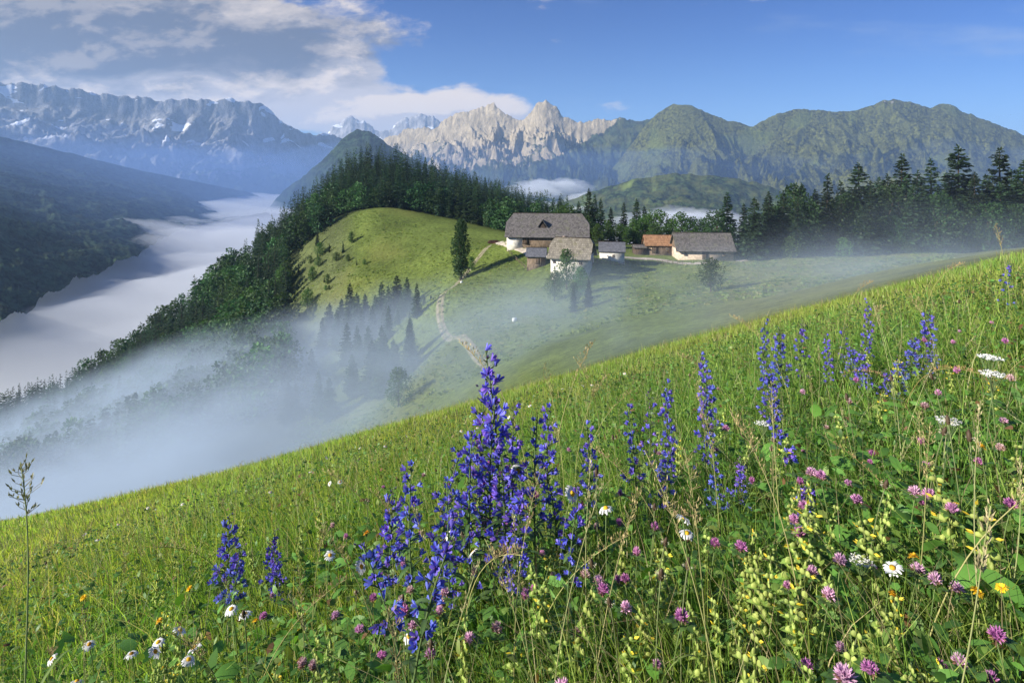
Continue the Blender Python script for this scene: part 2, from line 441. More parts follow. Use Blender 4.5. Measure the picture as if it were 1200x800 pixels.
def mountain(name, sil, depth, foot_z, foot_d, material, nx=360, ny=150, amp=160, L=900, seed=1, prof=0.8, crag=6, fine=14, stretch=1.2, ct=.16, shear=0.35):
    sil = np.array(sil, float); depth = np.array(depth, float); foot_d = np.array(foot_d, float)
    px = np.linspace(sil[0, 0], sil[-1, 0], nx)
    py = np.interp(px, sil[:, 0], sil[:, 1]); d = np.interp(px, depth[:, 0], depth[:, 1]); df = np.interp(px, foot_d[:, 0], foot_d[:, 1])
    k = np.array([1, 2, 3, 2, 1.]) / 9; py = np.convolve(np.pad(py, 2, 'edge'), k, 'valid')
    zs0 = (YH - py) / F * d
    nk = max(5, int(nx * 60 / (px[-1] - px[0]))) | 1; kk = np.hanning(nk + 2)[1:-1]; kk /= kk.sum()
    zsm = np.convolve(np.pad(zs0, nk // 2, 'edge'), kk, 'valid')[:nx] - 0.12 * amp
    py = py - crag * fbm(px / 14, px * 0 + seed, 5, seed, 0.6)
    zr = (YH - py) / F * d
    t = np.r_[-0.5, -0.3, -0.18, -0.09, -0.04, np.linspace(0, 1, ny) ** 1.15]
    Tm, PX = np.meshgrid(t, px, indexing='ij')
    tf = np.clip(Tm, 0, 1); tb = np.clip(-Tm, 0, 1)
    Dp = d + (df - d) * tf + tb * (d - df) * 0.9
    X = (PX - 600) / F * d + ((PX - 600) / F * df - (PX - 600) / F * d) * tf + tb * 0
    zt = zr + (zsm - zr) * sst(tf, 0, ct)
    Zl = zt + (foot_z - zt) * (tf ** prof)
    wx = X + shear * (d - Dp) + 0.75 * L * fbm(X / L * .7, Dp / L * .7, 4, seed + 5)
    wd = Dp + 0.8 * L * fbm(X / L * .6 + 7, Dp / L * .6, 3, seed + 6)
    rd = ridged(wx / L, wd / (L * stretch), 7, seed + 1, 0.58)
    w = (0.25 * sst(tf, 0, .03) + 0.75 * sst(tf, 0, .22)) * (1 - 0.7 * tf)
    Z = Zl - amp * w * (1 - rd) * 1.8 - tb * (zr - foot_z) * 1.2 - fine * np.minimum(1, tf * 12) * (1 - ridged(X / (L * .16), Dp / (L * .3), 4, seed + 8))
    link(name, grid_mesh(name, X, Dp, Z, (material,), smooth=False), kind='structure')


def build_mountains():
    rockm = mountain_mat('grey_limestone_with_snow', True, None, 1.0, (-80, 380), (0.30, 0.30, 0.31), ts=0.02)
    mountain('mountain', [(-420, 70), (-150, 88), (0, 97), (50, 99), (100, 107), (150, 114), (200, 117), (250, 116), (290, 117), (310, 124), (330, 142), (350, 154), (375, 158), (390, 158), (420, 172), (460, 200)],
             [(-420, 4200), (0, 4800), (300, 5500), (460, 6300)], -140, [(-420, 2000), (0, 2300), (300, 4100), (460, 5200)], rockm, 560, 220, 330, 1250, 1, 0.8, 3, 60, 0.9, .03, .8)
    blue = mountain_mat('far_rock', True, None, 0.3, (300, 900), (0.36, 0.35, 0.35), ts=0.015)
    mountain('mountain', [(340, 190), (380, 158), (395, 146), (408, 137), (424, 139), (445, 156), (460, 150), (478, 136), (500, 135), (515, 144), (540, 152), (600, 175)],
             [(340, 8400), (600, 8400)], -200, [(340, 6800), (600, 6800)], blue, 200, 70, 300, 1500, 4, 0.8, 4, 30)
    peak = mountain_mat('sunlit_limestone_peaks', True, (300, 900, 420), 0.0, (40, 520), (0.42, 0.35, 0.235), green=(0.032, 0.048, 0.02), ts=0.03, slope=(0.56, 0.76))  # warm sunlight is put into the rock colour
    mountain('mountain', [(420, 185), (440, 168), (455, 160), (470, 155), (490, 148), (505, 150), (520, 141), (535, 133), (550, 134), (560, 126), (578, 123), (590, 131), (600, 138), (612, 140), (620, 134),
                          (630, 122), (642, 118), (652, 122), (660, 136), (670, 142), (690, 142), (720, 142), (740, 141), (770, 138), (830, 150), (900, 180)],
             [(420, 5400), (578, 4900), (640, 4700), (900, 4400)], -150, [(420, 3500), (640, 3000), (900, 2700)], peak, 560, 220, 330, 520, 11, 0.9, 3.4, 70, 0.9, .04, -.6)
    greenm = mountain_mat('forested_mountain', True, None, 0.0, (430, 820), (0.36, 0.33, 0.27), green=(0.092, 0.098, 0.020), pasture=0.3, ts=0.06, slope=(0.55, 0.72))
    mountain('mountain', [(640, 262), (690, 228), (725, 190), (750, 155), (768, 134), (790, 121), (810, 124), (850, 140), (880, 148), (910, 134), (940, 127), (975, 131), (1000, 130), (1030, 120), (1047, 116), (1075, 122), (1093, 127),
                          (1100, 122), (1112, 121), (1127, 130), (1150, 139), (1200, 158), (1300, 176), (1500, 190)],
             [(640, 4300), (800, 3900), (1047, 3700), (1500, 3400)], -140, [(640, 2500), (800, 2100), (1047, 1900), (1500, 1500)], greenm, 620, 220, 340, 640, 21, 0.85, 1.6, 46, 1.0, .12, .3)
    dark = mountain_mat('dark_forest_slope', False, green=(0.026, 0.046, 0.022), ts=0.045, mead=.15)  # shade on the left slope is put into the dark green
    mountain('mountain', [(-420, 95), (-100, 138), (0, 160), (83, 180), (160, 200), (217, 210), (265, 244), (300, 262), (340, 290)],
             [(-420, 1800), (0, 2300), (217, 3200), (340, 3900)], -108, [(-420, 330), (0, 500), (160, 960), (217, 1600), (340, 2500)], dark, 380, 150, 46, 420, 31, 0.9, 1.5, 14)
    mountain('hill', [(270, 300), (300, 262), (330, 226), (360, 202), (385, 181), (400, 164), (418, 151), (436, 155), (455, 170), (475, 182), (520, 200), (600, 230), (680, 262)],
             [(270, 2900), (418, 3200), (680, 3000)], -200, [(270, 1500), (680, 1500)], dark, 300, 110, 110, 420, 41, 0.9, 2.2, 12)
    lowm = mountain_mat('low_hill_with_meadows', False, green=(0.040, 0.062, 0.02), pasture=1.0, ts=0.05)
    mountain('hill', [(600, 262), (640, 245), (690, 226), (740, 211), (790, 203), (850, 207), (890, 215), (920, 226), (980, 250), (1060, 275)],
             [(600, 2600), (1060, 2300)], -150, [(600, 1300), (1060, 1000)], lowm, 260, 90, 60, 420, 51, 0.9, 1.4, 9)


build_mountains()


# ------------------------------------------------------------------ air: haze box, sea of fog, mist in the hollow
def closed_slab(name, X, Y, TOP, BOT, m, label=None, category=None):
    r, c = X.shape
    V = np.concatenate([np.stack([X, Y, TOP], -1).reshape(-1, 3), np.stack([X, Y, BOT], -1).reshape(-1, 3)])
    n = r * c
    i = np.arange(r - 1)[:, None] * c; j = np.arange(c - 1)[None]
    Q = np.stack([i + j, i + j + 1, i + c + j + 1, i + c + j], -1).reshape(-1, 4)
    ring = [(0, k) for k in range(c)] + [(k, c - 1) for k in range(1, r)] + [(r - 1, k) for k in range(c - 2, -1, -1)] + [(k, 0) for k in range(r - 2, 0, -1)]
    ids = np.array([a * c + b for a, b in ring]); nx = np.roll(ids, -1)
    S = np.stack([ids, ids + n, nx + n, nx], -1)
    me = mesh(name, V, np.concatenate([Q, Q[:, ::-1] + n, S]), None, (m,), smooth=True)
    bm = __import__('bmesh').new(); bm.from_mesh(me); __import__('bmesh').ops.recalc_face_normals(bm, faces=bm.faces); bm.to_mesh(me); bm.free()
    return link(name, me, kind='stuff', label=label, category=category)


def build_air():
    hm = volume_mat('haze_air', (0.44, 0.66, 1.0), 8.5e-5, 0.1)
    b = MB(); x0, x1, y0, y1, z0, z1 = -14000, 14000, -120, 11500, -600, 1130
    b.box(((x0 + x1) / 2, (y0 + y1) / 2, (z0 + z1) / 2), (x1 - x0, y1 - y0, z1 - z0))
    link('haze', b.mesh('haze', hm), kind='stuff', label='blue morning haze filling the air between the meadow and mountains', category='haze')
    # sea of fog over the valley floor
    d = np.geomspace(300, 9500, 150); px = np.linspace(-420, 1700, 260)
    DD, PX = np.meshgrid(d, px, indexing='ij'); X = (PX - 600) / F * DD; Y = DD
    top = -139 + (0.35 + 0.65 * sst(DD, 380, 900)) * (30 * fbm(X / 420, Y / 420, 5, 3, .55) + 14 * ridged(X / 160, Y / 160, 4, 6)) + 14 * sst(DD, 330, 700) + 34 * sst(DD, 1500, 5000)
    fm = volume_mat('valley_fog', (0.94, 0.97, 1.0), 0.0055, 0.0)
    closed_slab('fog', X, Y, top, np.full_like(top, -330), fm, 'white sea of fog filling the deep valley', 'fog')

    # mist lying in the hollow in front of the farm
    mist_top = np.array([P(*c) for c in [(0, 470, 215), (100, 470, 200), (200, 440, 190), (300, 420, 170), (400, 400, 150), (470, 395, 135), (540, 378, 125), (600, 352, 125), (660, 330, 130), (740, 316, 130), (820, 318, 115),
                                         (900, 302, 120), (1000, 295, 120), (1100, 286, 110), (1200, 280, 110), (-100, 520, 230), (0, 560, 110), (200, 500, 100), (400, 450, 75), (500, 420, 70), (600, 390, 70), (700, 370, 65), (800, 350, 60), (900, 333, 55),
                                         (1000, 312, 60), (1100, 296, 55), (1250, 262, 90), (400, 420, 110), (600, 365, 100), (800, 335, 90), (1000, 302, 90)]])
    fit = _tps_fit(mist_top, 0.01)
    d = np.linspace(34, 262, 110); px = np.linspace(-160, 1260, 200)
    DD, PX = np.meshgrid(d, px, indexing='ij'); X = (PX - 600) / F * DD; Y = DD
    base = H(X, Y); tp = _tps_eval(fit, X, Y) - (6.0 + 15.0 * sst(DD, 70, 130)) * sst(PX, 740, 980) - 5.5 * sst(PX, 400, 250) - 4.5 * sst(PX, 330, 400) * sst(PX, 580, 520) * sst(DD, 120, 145)
    A = lambda x, y: np.stack([np.ones_like(x), x, y, x * x, x * y, y * y, x ** 3, x * x * y, x * y * y, y ** 3], -1)
    u, v = X.ravel() / 100, Y.ravel() / 100; co = np.linalg.lstsq(A(u, v), tp.ravel(), rcond=None)[0]
    co[0] += 4.0; tq = (A(u, v) @ co).reshape(X.shape) + 11.0
    edge = sst(DD, 34, 48) * sst(DD, 258, 225)
    tp = base - 2 + (np.maximum(tq, base - 1.5) - base + 2) * edge
    closed_slab('mist', X, Y, tp + 0.05, np.minimum(base, tp) - 3.0, volume_mat('hollow_mist', (0.60, 0.73, 0.90), 0.016, 0.1, noise=lambda q: mist_density(q, co), step=0.24),  # weaker light in the hollow is put into the darker mist colour
                'thin grey mist drifting through the hollow below the farm', 'mist')
    # pockets of fog lying in the side valleys behind the farm
    pk = volume_mat('pocket_fog', (0.90, 0.94, 1.0), 0.010, 0.0)
    for px, py, dd, rx, ry, rz_, l, sd_ in ((648, 221, 3000, 190, 160, 46, 'bright fog pocket between the dark wood and the rocky peaks', 2), (700, 232, 2750, 150, 120, 26, 'small fog pocket at the foot of the low hill', 7), (805, 258, 1180, 120, 90, 24, 'pale fog pocket behind the trees above the rust roofed shed', 5)):
        c = P(px, py, dd); u_ = np.linspace(0, 2 * np.pi, 49)[:-1]; w_ = np.linspace(0.03, np.pi - .03, 26)
        A_, B_ = np.meshgrid(w_, u_, indexing='ij'); dx_, dy_, dz_ = np.sin(A_) * np.cos(B_), np.sin(A_) * np.sin(B_), np.cos(A_)
        rr_ = 1 + .45 * fbm(dx_ * 2.2 + dz_, dy_ * 2.2 + dz_ * .7, 5, sd_, .6)
        V = np.stack([c[0] + dx_ * rr_ * rx, c[1] + dy_ * rr_ * ry, c[2] + dz_ * rr_ * rz_], -1).reshape(-1, 3); k = 48
        i = np.arange(25)[:, None] * k; j = np.arange(k)[None]; j2 = (j + 1) % k
        Q = np.stack([i + j, i + k + j, i + k + j2, i + j2], -1).reshape(-1, 4); n = len(V)
        V = np.r_[V, [V[:k].mean(0)], [V[-k:].mean(0)]]; T = [[n, q_, (q_ + 1) % k] for q_ in range(k)] + [[n + 1, n - k + (q_ + 1) % k, n - k + q_] for q_ in range(k)]
        link('fog', mesh('fog', V, Q, T, (pk,), smooth=True), kind='stuff', label=l, category='fog')
    # added blue mist that stands in for shade on the lower far slopes
    d = np.geomspace(560, 9000, 80); px = np.linspace(-420, 1700, 120)
    DD, PX = np.meshgrid(d, px, indexing='ij'); X = (PX - 600) / F * DD; Y = DD
    top = 130 + 120 * fbm(X / 800, Y / 800, 4, 14) + 90 * sst(DD, 1500, 4500)
    closed_slab('shade_mist', X, Y, top * sst(DD - 2300 + 1700 * sst(PX, 430, 300), 0, 700) - 330 * (1 - sst(DD - 2300 + 1700 * sst(PX, 430, 300), 0, 700)), np.full_like(top, -335), volume_mat('shade_mist', (0.24, 0.42, 0.86), 2.6e-4, 0.1), 'added blue mist standing in for shade on the lower far slopes', 'mist')


def mist_density(q, co):
    pos = q.n('NewGeometry').outputs['Position']; s = q.n('SeparateXYZ', {0: pos})
    x = q.m('MULTIPLY', s.outputs[0], .01); y = q.m('MULTIPLY', s.outputs[1], .01)
    terms = [None, x, y, q.m('MULTIPLY', x, x), q.m('MULTIPLY', x, y), q.m('MULTIPLY', y, y)]
    terms += [q.m('MULTIPLY', terms[3], x), q.m('MULTIPLY', terms[3], y), q.m('MULTIPLY', x, terms[5]), q.m('MULTIPLY', terms[5], y)]
    t = float(co[0])
    for c, tm in zip(co[1:], terms[1:]): t = q.m('ADD', t, q.m('MULTIPLY', tm, float(c)))
    v = q.vm('MULTIPLY', pos, (1, 1, 1.8))
    n = q.m('ADD', q.m('MULTIPLY', q.noise(v, 0.020, 4, 0.6, 0.8), 0.68), q.m('MULTIPLY', q.noise(v, 0.062, 3, 0.6, 1.6), 0.32))
    dep = q.m('ADD', q.m('SUBTRACT', t, s.outputs[2]), q.m('MULTIPLY', q.m('SUBTRACT', n, 0.5), 22.0))   # depth below the wavering top
    return q.m('MULTIPLY', q.m('MULTIPLY', q.rng(dep, -10.0, 14.0), q.rng(n, 0.36, 0.62, 0.10, 1.0)), 0.040)


build_air()


# ------------------------------------------------------------------ trees
BARK = plain_mat('bark', (0.075, 0.055, 0.04), 0.9, 4.0, 0.4, 0.4)
PALEBARK = plain_mat('pale_bark', (0.16, 0.13, 0.10), 0.9, 4.0, 0.4, 0.4)
NEEDLE = foliage_mat('spruce_needles', (0.026, 0.052, 0.021), 0.42, 0.18, 0.65, 0.015)
LEAF = foliage_mat('broadleaf_leaves', (0.060, 0.115, 0.026), 0.40, 0.35, 0.55, 0.02)
LEAFDARK = foliage_mat('dark_broadleaf_leaves', (0.030, 0.066, 0.020), 0.22, 0.3, 0.55, 0.02)


def cards(c, ax, wd, ln, rg, col):
    """quads centred along ax from point c: arrays (n,3),(n,3),(n,),(n,)"""
    n = len(c); r = rg.standard_normal((n, 3)); s = np.cross(ax, r); s /= np.linalg.norm(s, axis=1)[:, None] + 1e-9
    a = c; b = c + ax * ln[:, None]; m = c + ax * (ln * .45)[:, None]
    V = np.stack([a, m - s * wd[:, None] / 2, b, m + s * wd[:, None] / 2], 1).reshape(-1, 3)
    return V, np.arange(n * 4).reshape(n, 4), np.repeat(col, 4, 0)


def spruce(seed, Hh=20.0, Rr=3.2, whorls=26, per=7, twigs=9, gap=0.12, thin=0.0):
    """crown mesh arrays of a spruce: drooping branches set in whorls, each hung with ragged twigs"""
    rg = np.random.default_rng(seed); b = MB()
    for i in range(whorls):
        k = max(3, int(per * (1 - .35 * i / whorls)))
        a0 = rg.uniform(0, 6.28)
        for j in range(k):
            f = (i + rg.uniform(-.55, .55)) / whorls; f = min(max(f, 0), .985)
            h = Hh * (gap + (1 - gap) * f)
            rad = Rr * ((1 - f) ** 0.80) * (1 if f > .08 else .8) * (.9 + .1 * math.sin(f * 37 + seed)) + 0.15
            if rg.random() < thin: continue
            a = a0 + j * 6.283 / k + rg.uniform(-.5, .5); L = rad * rg.uniform(.6, 1.2)
            d = np.array([math.cos(a), math.sin(a), 0]); s = np.linspace(0, 1, 4)
            up = 0.25 * (f > .75) - 0.30 * (1 - f) * rg.uniform(.7, 1.3)
            pts = np.outer(s * L, d); pts[:, 2] = h + L * (up * s - .10 * s * (1 - s) * 2 + .12 * s ** 3)
            lat = np.array([-d[1], d[0], 0]); wv = np.array([.12, .24, .17, .0]) * L + .06
            tint = rg.uniform(.6, 1.35) * np.array([1, 1, 1.0])
            V = np.stack([pts - lat * wv[:, None], pts + lat * wv[:, None]], 1).reshape(-1, 3)
            V[:, 2] += rg.normal(0, .03 * L, len(V))
            b.add(V, [[0, 1, 3, 2], [2, 3, 5, 4], [4, 5, 7, 6]], col=tint)
            t = rg.uniform(.2, 1.0, twigs); c = np.stack([np.interp(t, s, pts[:, q]) for q in range(3)], -1)
            sg = np.where(rg.random(twigs) < .5, -1, 1)
            ax = d * rg.uniform(.25, .9, twigs)[:, None] + lat * (sg * rg.uniform(.4, 1, twigs))[:, None]; ax[:, 2] -= rg.uniform(.15, .75, twigs)
            ax /= np.linalg.norm(ax, axis=1)[:, None]
            ln = (.36 * L * (1.15 - .6 * t) + .28) * rg.uniform(.6, 1.25, twigs)
            Vt, Qt, Ct = cards(c, ax, ln * .52, ln, rg, np.outer(rg.uniform(.55, 1.5, twigs), [1, 1, 1]) * tint)
            b.add(Vt, Qt, col=Ct)
    n = 10; c = np.zeros((n, 3)); c[:, 2] = Hh * rg.uniform(.93, .99, n); ax = rg.standard_normal((n, 3)) * .5; ax[:, 2] = 1; ax /= np.linalg.norm(ax, axis=1)[:, None]
    V, Q, C = cards(c, ax, np.full(n, .18), np.full(n, Hh * .035), rg, np.ones((n, 3))); b.add(V, Q, col=C)
    return b


def trunk_mb(Hh, r, seed=0, lean=0.0, top=.97):
    rg = np.random.default_rng(seed); z = np.linspace(-0.6, Hh * top, 8)
    p = np.stack([lean * (z / Hh) ** 2 * Hh + rg.normal(0, .04 * r * 4, 8), rg.normal(0, .04 * r * 4, 8), z], -1)
    b = MB(); b.tube(p, np.linspace(r, r * .12, 8), 7, col=(1, 1, 1)); return b


def broadleaf(seed, Hh=10.0, Rr=3.6, base=.25, lobes=13, per=190, leaf=.34, aspect=1.0, limbs=True):
    """(crown, trunk) of a broadleaf tree: ragged lobes of small leaf clumps round real limbs"""
    rg = np.random.default_rng(seed); cr = MB(); tr = trunk_mb(Hh * .8, Hh * .022 + .05, seed)
    for k in range(lobes):
        f = (k + .5) / lobes; z = Hh * (base + (0.93 - base) * f)
        prof = math.sin(math.pi * min(1, .12 + .86 * f) ** .8) ** .6
        a = k * 2.4 + rg.uniform(-.4, .4); rr = Rr * prof * rg.uniform(.35, .72)
        c = np.array([math.cos(a) * rr, math.sin(a) * rr, z]); lr = Rr * rg.uniform(.34, .52) * (.55 + .6 * prof)
        if limbs:
            z0 = max(Hh * .14, z - rr * 1.0 - .2 * Hh); tr.tube([[0, 0, z0], [c[0] * .5, c[1] * .5, (z0 + z) / 2 + .2], c], [Hh * .009, Hh * .006, .02], 5)
        n = int(per * rg.uniform(.7, 1.2)); d = rg.standard_normal((n, 3)); d /= np.linalg.norm(d, axis=1)[:, None]
        r = lr * rg.uniform(.45, 1.12, n) ** .6 * (1 + .22 * np.sin(d[:, 0] * 5 + k) * np.cos(d[:, 2] * 4 + k))
        p = c + d * r[:, None] * np.array([1, 1, .82 * aspect])
        ax = d + rg.standard_normal((n, 3)) * .8; ax[:, 2] -= .25; ax /= np.linalg.norm(ax, axis=1)[:, None]
        ln = leaf * rg.uniform(.6, 1.5, n)
        V, Q, C = cards(p, ax, ln * .75, ln, rg, np.outer(rg.uniform(.6, 1.45, n), [1, 1, 1]) * (rg.uniform(.85, 1.15)))
        cr.add(V, Q, col=C)
    return cr, tr


class Kind:
    def __init__(s, name, cat, crown, trunk, cm, tm, height):
        s.name, s.cat, s.h = name, cat, height
        s.c = crown.mesh(name + '_crown', cm); s.t = trunk.mesh(name + '_trunk', tm, True)


def plant_tree(kind, x, y, h, label, group=None, rz=None, wide=1.0, sink=.15):
    s = h / kind.h
    t = thing(kind.name, label, kind.cat, (x, y, h1(x, y) - sink), random.uniform(0, 6.28) if rz is None else rz, (s * wide, s * wide, s), group)
    link('trunk', kind.t, t); link('crown', kind.c, t); return t


SPR = [Kind('spruce_tree', 'tree', spruce(100 + i, 20, R0, 30, 9, 10, g, th), trunk_mb(20, .26, i), NEEDLE, BARK, 20) for i, (R0, g, th) in
       enumerate([(3.5, .06, .0), (2.9, .05, .05), (4.1, .08, .06), (3.2, .12, .1), (3.6, .18, .12)])]
SPRL = [Kind('spruce_tree', 'tree', spruce(140 + i, 20, R0, 17, 7, 6, g, .05), trunk_mb(20, .26, i), NEEDLE, BARK, 20) for i, (R0, g) in enumerate([(3.0, .06), (2.6, .05), (3.4, .10), (2.8, .16), (3.2, .12)])]
BRD = [Kind('broadleaf_tree', 'tree', *broadleaf(200 + i, 10, r, b, 14, 200, .36), LEAF, BARK, 10) for i, (r, b) in enumerate([(3.6, .16), (4.0, .2), (3.0, .12)])]
BRDD = [Kind('broadleaf_tree', 'tree', *broadleaf(230 + i, 14, r, b, 18, 210, .42), LEAFDARK, BARK, 14) for i, (r, b) in enumerate([(4.4, .1), (5.0, .08), (3.9, .12)])]
POP = Kind('columnar_tree', 'tree', *broadleaf(260, 15, 2.3, .10, 30, 260, .30, 1.5), LEAFDARK, BARK, 15)
SHR = [Kind('shrub', 'shrub', *broadleaf(280 + i, 3, 1.5, .05, 9, 130, .22), LEAF, BARK, 3) for i in range(2)]


def at_px(px, d): return xy(px, d)


def hpix(px, top, d):
    """height of a tree whose top shows at row top"""
    x, y = xy(px, d); return (YH - top) / F * d - h1(x, y) + .15


def build_trees():
    # the row of tall trees behind the right-hand field
    rowg = 'tall trees in the row behind the right field'
    row = [  # px, top, depth, kind, wide
        (852, 226, 178, 0, 1.0), (872, 238, 184, 1, 1.0), (898, 231, 186, 1, .9), (970, 204, 174, 1, 1.05), (1006, 191, 172, 2, 1.15), (1057, 181, 176, 0, 1.0), (1062, 206, 168, 1, 1.0), (1091, 186, 172, 1, 1.0),
        (1123, 170, 176, 2, 1.1), (1142, 202, 164, 1, 1.0), (1172, 174, 172, 0, 1.1), (1200, 188, 164, 2, 1.1), (1225, 178, 168, 0, 1.1), (1030, 208, 188, 0, 1.0), (985, 212, 190, 1, 1.0), (1108, 205, 190, 1, 1.0), (1155, 205, 186, 0, 1.0),
        (1185, 200, 192, 1, 1.0), (940, 215, 192, 1, 1.0), (1075, 200, 194, 2, 1.0), (1250, 185, 172, 1, 1.1), (915, 236, 194, 0, .9), (955, 222, 180, 0, 1.0), (925, 226, 182, 1, 1.1), (1020, 212, 180, 0, 1.1), (1040, 204, 182, 2, 1.0), (1080, 212, 180, 1, 1.1), (1112, 210, 178, 0, 1.1), (1132, 212, 182, 2, 1.1), (1160, 214, 176, 1, 1.1), (1192, 206, 180, 0, 1.1), (1210, 210, 176, 2, 1.0), (990, 224, 178, 0, 1.1)] + [(px_, 236 - .045 * (px_ - 880) + random.uniform(-12, 10), random.uniform(160, 172), int(px_) % 3, random.uniform(.9, 1.15)) for px_ in np.linspace(884, 1240, 22)]
    lab = {0: 'spruce just right of the long grey barn, with a narrow dark top', 1: 'thin spruce with a knobbly leading shoot right of the long barn', 4: 'broad dark spruce with open spreading branches in the middle of the right row',
           5: 'slim tall spruce with gaps near its top between two broad trees', 8: 'tallest spruce of the right row with long layered branches', 10: 'tall dense spruce near the right edge of the picture', 3: 'pointed spruce standing just left of the broad open one'}
    for i, (px, top, d, k, w) in enumerate(row):
        x, y = xy(px, d)
        plant_tree(SPR[k], x, y, hpix(px, top, d), lab.get(i, 'dark spruce crowded among others in the tree row behind the right field'), rowg, wide=w * 1.42)
    bl = [(840, 245, 174), (885, 250, 176), (905, 240, 178), (932, 214, 176), (948, 232, 170), (992, 226, 168), (1020, 240, 164), (1040, 218, 170), (1048, 250, 162), (1075, 230, 164), (1100, 226, 160), (1128, 232, 160), (1160, 236, 158),
          (1190, 240, 158), (1215, 246, 158), (960, 256, 168), (1012, 228, 178), (1145, 240, 172), (1245, 240, 160)]
    lb = {3: 'tallest rounded broadleaf with a peaked crown in the right tree row', 0: 'rounded dark broadleaf behind the right end of the long barn', 8: 'bushy broadleaf bulging forward at the foot of the right row'}
    for i, (px, top, d) in enumerate(bl):
        x, y = xy(px, d)
        plant_tree(BRDD[i % 3], x, y, hpix(px, top, d), lb.get(i, 'dark green broadleaf filling the lower part of the right tree row'), 'broadleaf trees in the right row', wide=1.15 if i != 3 else .9)
    # low growth closing the foot of the row
    for i, px in enumerate(np.linspace(866, 1250, 26)):
        d = 166 - (px - 866) * .02 + random.uniform(-4, 8); x, y = xy(px, d)
        plant_tree(SHR[i % 2], x, y, random.uniform(3.2, 6.0), 'low dark shrub at the foot of the right tree row', 'shrubs under the right tree row')
    # behind the farm
    back = [(640, 238, 225, 's'), (656, 232, 232, 's'), (690, 221, 226, 's'), (697, 228, 232, 's'), (678, 236, 236, 's'), (704, 232, 220, 's'), (716, 243, 224, 's'), (731, 237, 226, 's'), (746, 233, 230, 's'), (755, 241, 232, 's'),
            (664, 240, 215, 'b'), (676, 246, 216, 'b'), (712, 258, 214, 'b'), (726, 262, 214, 'b'), (742, 256, 216, 'b'), (757, 250, 220, 'b'), (772, 247, 218, 'b'), (786, 256, 216, 'b'), (798, 248, 214, 'b'), (812, 255, 216, 'b'), (700, 262, 210, 'b'),
            (688, 252, 214, 'b'), (827, 258, 215, 'b'), (640, 252, 222, 'b'), (652, 248, 220, 'b'), (625, 250, 230, 's'), (734, 266, 212, 'b'), (765, 262, 212, 'b')]
    lb = {2: 'darkest spruce rising above the ridge of the big farmhouse roof', 8: 'slender spruce with a bare gap beside it behind the small white shed', 7: 'narrow bluish spruce standing behind the white shed', 16: 'rounded hazy tree behind the rust-brown roof', 18: 'layered hazy tree left of the long grey barn'}
    for i, (px, top, d, t) in enumerate(back):
        x, y = xy(px, d); k = SPR[i % 2] if t == 's' else BRD[i % 3]
        plant_tree(k, x, y, hpix(px, top, d), lb.get(i, ('spruce' if t == 's' else 'hazy round broadleaf') + ' in the belt of trees behind the farm roofs'), 'trees behind the farm', wide=1.25 if t == 's' else 1.1)
    # single trees
    x, y = xy(540, 166); plant_tree(POP, x, y, hpix(540, 254, 166), 'lone tall columnar dark green tree beside the bend of the farm track')
    x, y = xy(553, 172); plant_tree(BRD[2], x, y, 4.4, 'small young tree standing just right of the lone columnar tree')
    x, y = xy(467, 100); plant_tree(BRD[0], x, y, hpix(467, 430, 100), 'round pale tree half swallowed by mist at the meadow edge')
    x, y = xy(833, 112); plant_tree(BRD[1], x, y, hpix(833, 303, 112), 'wide bushy tree rising from the mist in front of the long barn')
    for i, (px, top, d, l) in enumerate([(664, 291, 138, 'leafy tree standing in front of the white farmhouse wall'), (650, 318, 132, 'dark bushy tree on the slope below the white farmhouse'), (680, 312, 130, 'light green tree just below the white farmhouse corner'), (672, 330, 124, 'low pale bush lowest in the clump under the farmhouse')]):
        x, y = xy(px, d); plant_tree(BRD[i % 3], x, y, hpix(px, top, d), l, wide=.8 if i < 2 else .9)
    for i, (px, top, d, l) in enumerate([(690, 327, 118, 'young spruce, right one of the pair in the mist under the farmhouse'), (672, 334, 116, 'shorter young spruce left in the pair in the mist under the farmhouse')]):
        x, y = xy(px, d); plant_tree(SPR[i], x, y, hpix(px, top, d), l, wide=1.25)
    # cluster on the knoll's foot
    kn = [(447, 331, 176), (455, 335, 172), (465, 322, 174), (477, 325, 172), (410, 332, 182), (418, 343, 178), (428, 344, 180), (497, 346, 164), (505, 345, 162), (490, 350, 166), (440, 345, 174), (386, 355, 186), (400, 350, 184), (512, 356, 160), (470, 345, 168), (484, 346, 166), (395, 362, 176), (408, 360, 172), (424, 362, 168), (436, 358, 166), (452, 358, 164), (466, 362, 160), (480, 364, 158), (496, 366, 154), (510, 372, 152), (378, 372, 178)]
    lb = {2: 'taller twin spruce, left one, on the foot of the green knoll', 3: 'taller twin spruce, right one, on the foot of the green knoll', 4: 'spruce leading the left end of the knoll cluster'}
    for i, (px, top, d) in enumerate(kn):
        x, y = xy(px, d); plant_tree(SPR[i % 3], x, y, hpix(px, top, d), lb.get(i, 'dark spruce in the cluster at the misty foot of the knoll'), 'spruces at the foot of the knoll', wide=1.55)
    for i in range(26):
        px = random.uniform(330, 490); d = random.uniform(124, 152); x, y = xy(px, d)
        plant_tree(SPR[i % 3], x, y, random.uniform(8, 13), 'spruce veiled by mist under the knoll', 'misty trees under the knoll', wide=1.4)
